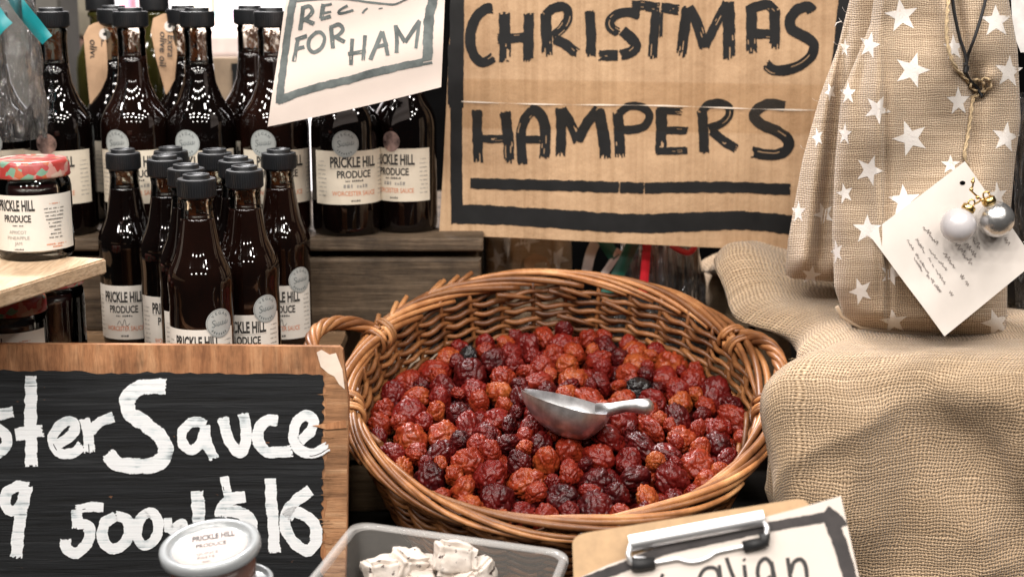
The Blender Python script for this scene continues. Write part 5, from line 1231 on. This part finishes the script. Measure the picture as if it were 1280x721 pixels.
HP = Plane(P(800, 340, 1.735), (0, -1, 0.1), lambda x, y: .004 * math.sin(y * .05 + x * .03))
strip('red_ribbon', 'red ribbon hanging on the cellophane hamper under the sign', [(810, 280), (807, 330), (804, 370)], 11, HP, M['red'])
strip('red_ribbon', 'short curl of red ribbon tucked right below the cardboard sign', [(838, 306), (850, 313), (862, 316), (870, 308)], 7, HP, M['red'])
HP2 = Plane(P(770, 340, 1.76), (0, -1, 0.1))
strip('green_ribbon', 'dark green ribbon running down beside the red one under the sign', [(800, 285), (784, 320), (766, 355), (755, 372)], 16, HP2, M['green'])
strip('green_ribbon', 'short dark green ribbon end tied into the white bow under the sign', [(752, 295), (762, 312), (770, 322)], 16, HP2, M['green'])
strip('white_ribbon', 'whitish translucent ribbon loop left of the dark green ribbon', [(746, 300), (738, 318), (732, 345)], 13, HP2, plain('sheer_ribbon', (.55, .48, .46), .5))
strip('white_ribbon', 'whitish ribbon end crossing toward the dark green ribbon', [(775, 312), (765, 328), (750, 350)], 9, HP2, plain('sheer_ribbon', (.58, .5, .48), .5))
q = MB()
for k in range(34):
    x = 816 + random.uniform(0, 58); Y = 1.79 + random.uniform(-.02, .02); q.tube([P(x + random.uniform(-3, 3), 270, Y), P(x, 420, Y)], .0016, 6)
tag(q.build('twig_bundle', plain('brown_twigs', (.12, .075, .045), .7, .2, 60)), 'bundle of thin brown sticks inside the cellophane under the sign', 'twigs')
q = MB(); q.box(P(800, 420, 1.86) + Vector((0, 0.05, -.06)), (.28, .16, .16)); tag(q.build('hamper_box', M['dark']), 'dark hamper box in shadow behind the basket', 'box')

def slump(u, v):
    a = 2 * math.pi * u; c = P(915, 420, 1.90); zz = v * .16 - .06; r_ = .075 * (1 - v ** 3 * .55) * (1 if v < .999 else .2) + .008 * noise.noise((math.cos(a) * 2, math.sin(a) * 2, v * 3))
    return Vector((c.x + math.cos(a) * r_, c.y + math.sin(a) * r_, c.z + zz))
q = MB(); q.grid(slump, 60, 40, 0, True, uvfn=lambda u, v: (u * .45, v * .2)); tag(q.build('burlap_sack', M['burlap']), 'slumped plain burlap sack in shade under the right end of the sign', 'sack')
# cellophane hamper at the right edge
q = MB(); q.lathe([(.0005, 0), (.040, 0), (.043, .01), (.043, .16), (.030, .20), (.016, .23), (.016, .29), (.0005, .29)], 32)
o = q.build('dark_bottle', plain('dark_bottle_glass', (.012, .012, .014), .1), None, Vector((P(1300, 300, 1.56).x, 1.56, .055))); tag(o, 'dark bottle wrapped in cellophane at the right edge', 'bottle')
cello_wrap('cellophane_wrap', 'cellophane round the dark bottle at the right edge of the stall', 1262, 1340, 120, 395, 1.55, .05, 8, .006, taper=.15)
q = MB(); TP = Plane(P(1272, 20, 1.50), (-.2, -1, .1)); q.slab([(1262, -40), (1330, -40), (1330, 62), (1276, 66), (1266, 40)], TP, .001, 0); tag(q.build('white_tag', [plain('tissue', (.8, .78, .76), .7)]), 'white paper edge behind the starry bag at the top right corner', 'paper')

# ------------------------------------------------------------------ hamper with teal ribbon, top left
cello_wrap('cellophane_wrap', 'crinkled cellophane with teal ribbon round a bottle at the left edge', -76, 50, -30, 172, 1.615, .055, 5, .007, taper=.35)
TL = Plane(P(20, 40, 1.545), (0, -1, .1), lambda x, y: .008 * math.sin(x * .06 + y * .03))
strip('teal_ribbon', 'teal satin ribbon slanting from the top left corner behind the first bottle', [(4, -25), (20, -2), (36, 22), (48, 40), (56, 50)], 17, Plane(TL.o + Vector((0, .05, 0)), TL.n, TL.g), M['teal'])
strip('teal_ribbon', 'loop of teal satin ribbon hanging at the far left edge', [(-30, 0), (-8, 18), (2, 30), (10, 38)], 24, TL, M['teal'])

# ------------------------------------------------------------------ blurred things behind the bottles
q = MB(); a_ = P(-70, 240, 2.0); b_2 = P(66, -60, 2.0); q.box(((a_.x + b_2.x) / 2, 2.06, (a_.z + b_2.z) / 2), (b_2.x - a_.x, .1, b_2.z - a_.z), bev=.01)
tag(q.build('grey_blocker', plain('dull_grey_blocker', (.10, .095, .085), .8, .2, 10)), 'dull grey blocker added behind the cellophane at the left edge, hiding the bright wall', 'box')  # added so the bright wall does not show through the film
def bgbox(name, label, cat, px0, px1, py0, py1, Y, mat, d=.2, bev=.01):
    a = P(px0, py1, Y); b = P(px1, py0, Y); q = MB(); q.box(((a.x + b.x) / 2, Y + d / 2, (a.z + b.z) / 2), (abs(b.x - a.x), d, abs(b.z - a.z)), bev=bev); return tag(q.build(name, mat), label, cat)
CF = plain('olive_grey_cloth', (.27, .24, .185), .9, .12, 12)
q = MB(); SKp = [(40, -60), (84, -60), (118, -60)]
def sack(u, v):
    a = 2 * math.pi * u; p = P(92, 48 - 110 * v, 2.25); r = .062 * (1 - .25 * v) * (1 if v > .02 else .6); return p + Vector((math.cos(a) * r, math.sin(a) * r + .01, .006 * math.sin(a * 3 + v * 8))) + Vector((.006 * noise.noise((u * 8, v * 5, 1)), 0, 0))
q.grid(sack, 40, 20, 0, True); tag(q.build('cloth_sack', CF), 'olive grey cloth sack blurred behind the leftmost large bottle', 'sack')
bgbox('brown_box', 'mauve brown box below the olive grey sack, between the first bottles', 'box', 60, 112, 50, 150, 2.2, plain('mauve_card', (.26, .15, .115), .8), .15)
bgbox('display_table', 'pale table edge blurred behind the bottle necks', 'table', 140, 420, 40, 74, 3.2, plain('pale_table', (.66, .52, .46), .6), .8)
bgbox('pink_box', 'small pink box on the far stall, seen beside an oil bottle cap', 'box', 150, 160, -30, 18, 4.2, plain('pink_card', (.75, .25, .35), .6), .1)
bgbox('teal_carton', 'teal carton on the far stall between bottle necks', 'carton', 270, 281, 8, 40, 4.0, plain('teal_card', (.25, .50, .52), .6), .1)
bgbox('cream_carton', 'cream carton at the back of the far stall', 'carton', 240, 262, -20, 20, 4.4, plain('cream_card', (.85, .74, .55), .6), .1)
bgbox('lilac_box', 'lilac box low on the far stall, right of the teal carton', 'box', 283, 291, 14, 42, 3.9, plain('lilac_card', (.62, .48, .66), .6), .1)
bgbox('kraft_sign_back', 'dull kraft board with a black outline behind the rightmost bottle neck', 'sign', 262, 372, 72, 200, 2.0, plain('dull_kraft', (.30, .22, .15), .8), .01, .002).name = 'kraft_board'
bo_ = bpy.data.objects['kraft_board']; q = MB(); KP = Plane(P(300, 100, 1.995), (0, -1, 0))
brush(q, KP, [(289, 84), (350, 82)], 9, 0, .0004, .05, 6, .04, 0); brush(q, KP, [(296, 80), (298, 150), (299, 190)], 12, 0, .0006, .05, 6, .04, 0); ob = q.build('black_outline', M['black_brush'], bo_)
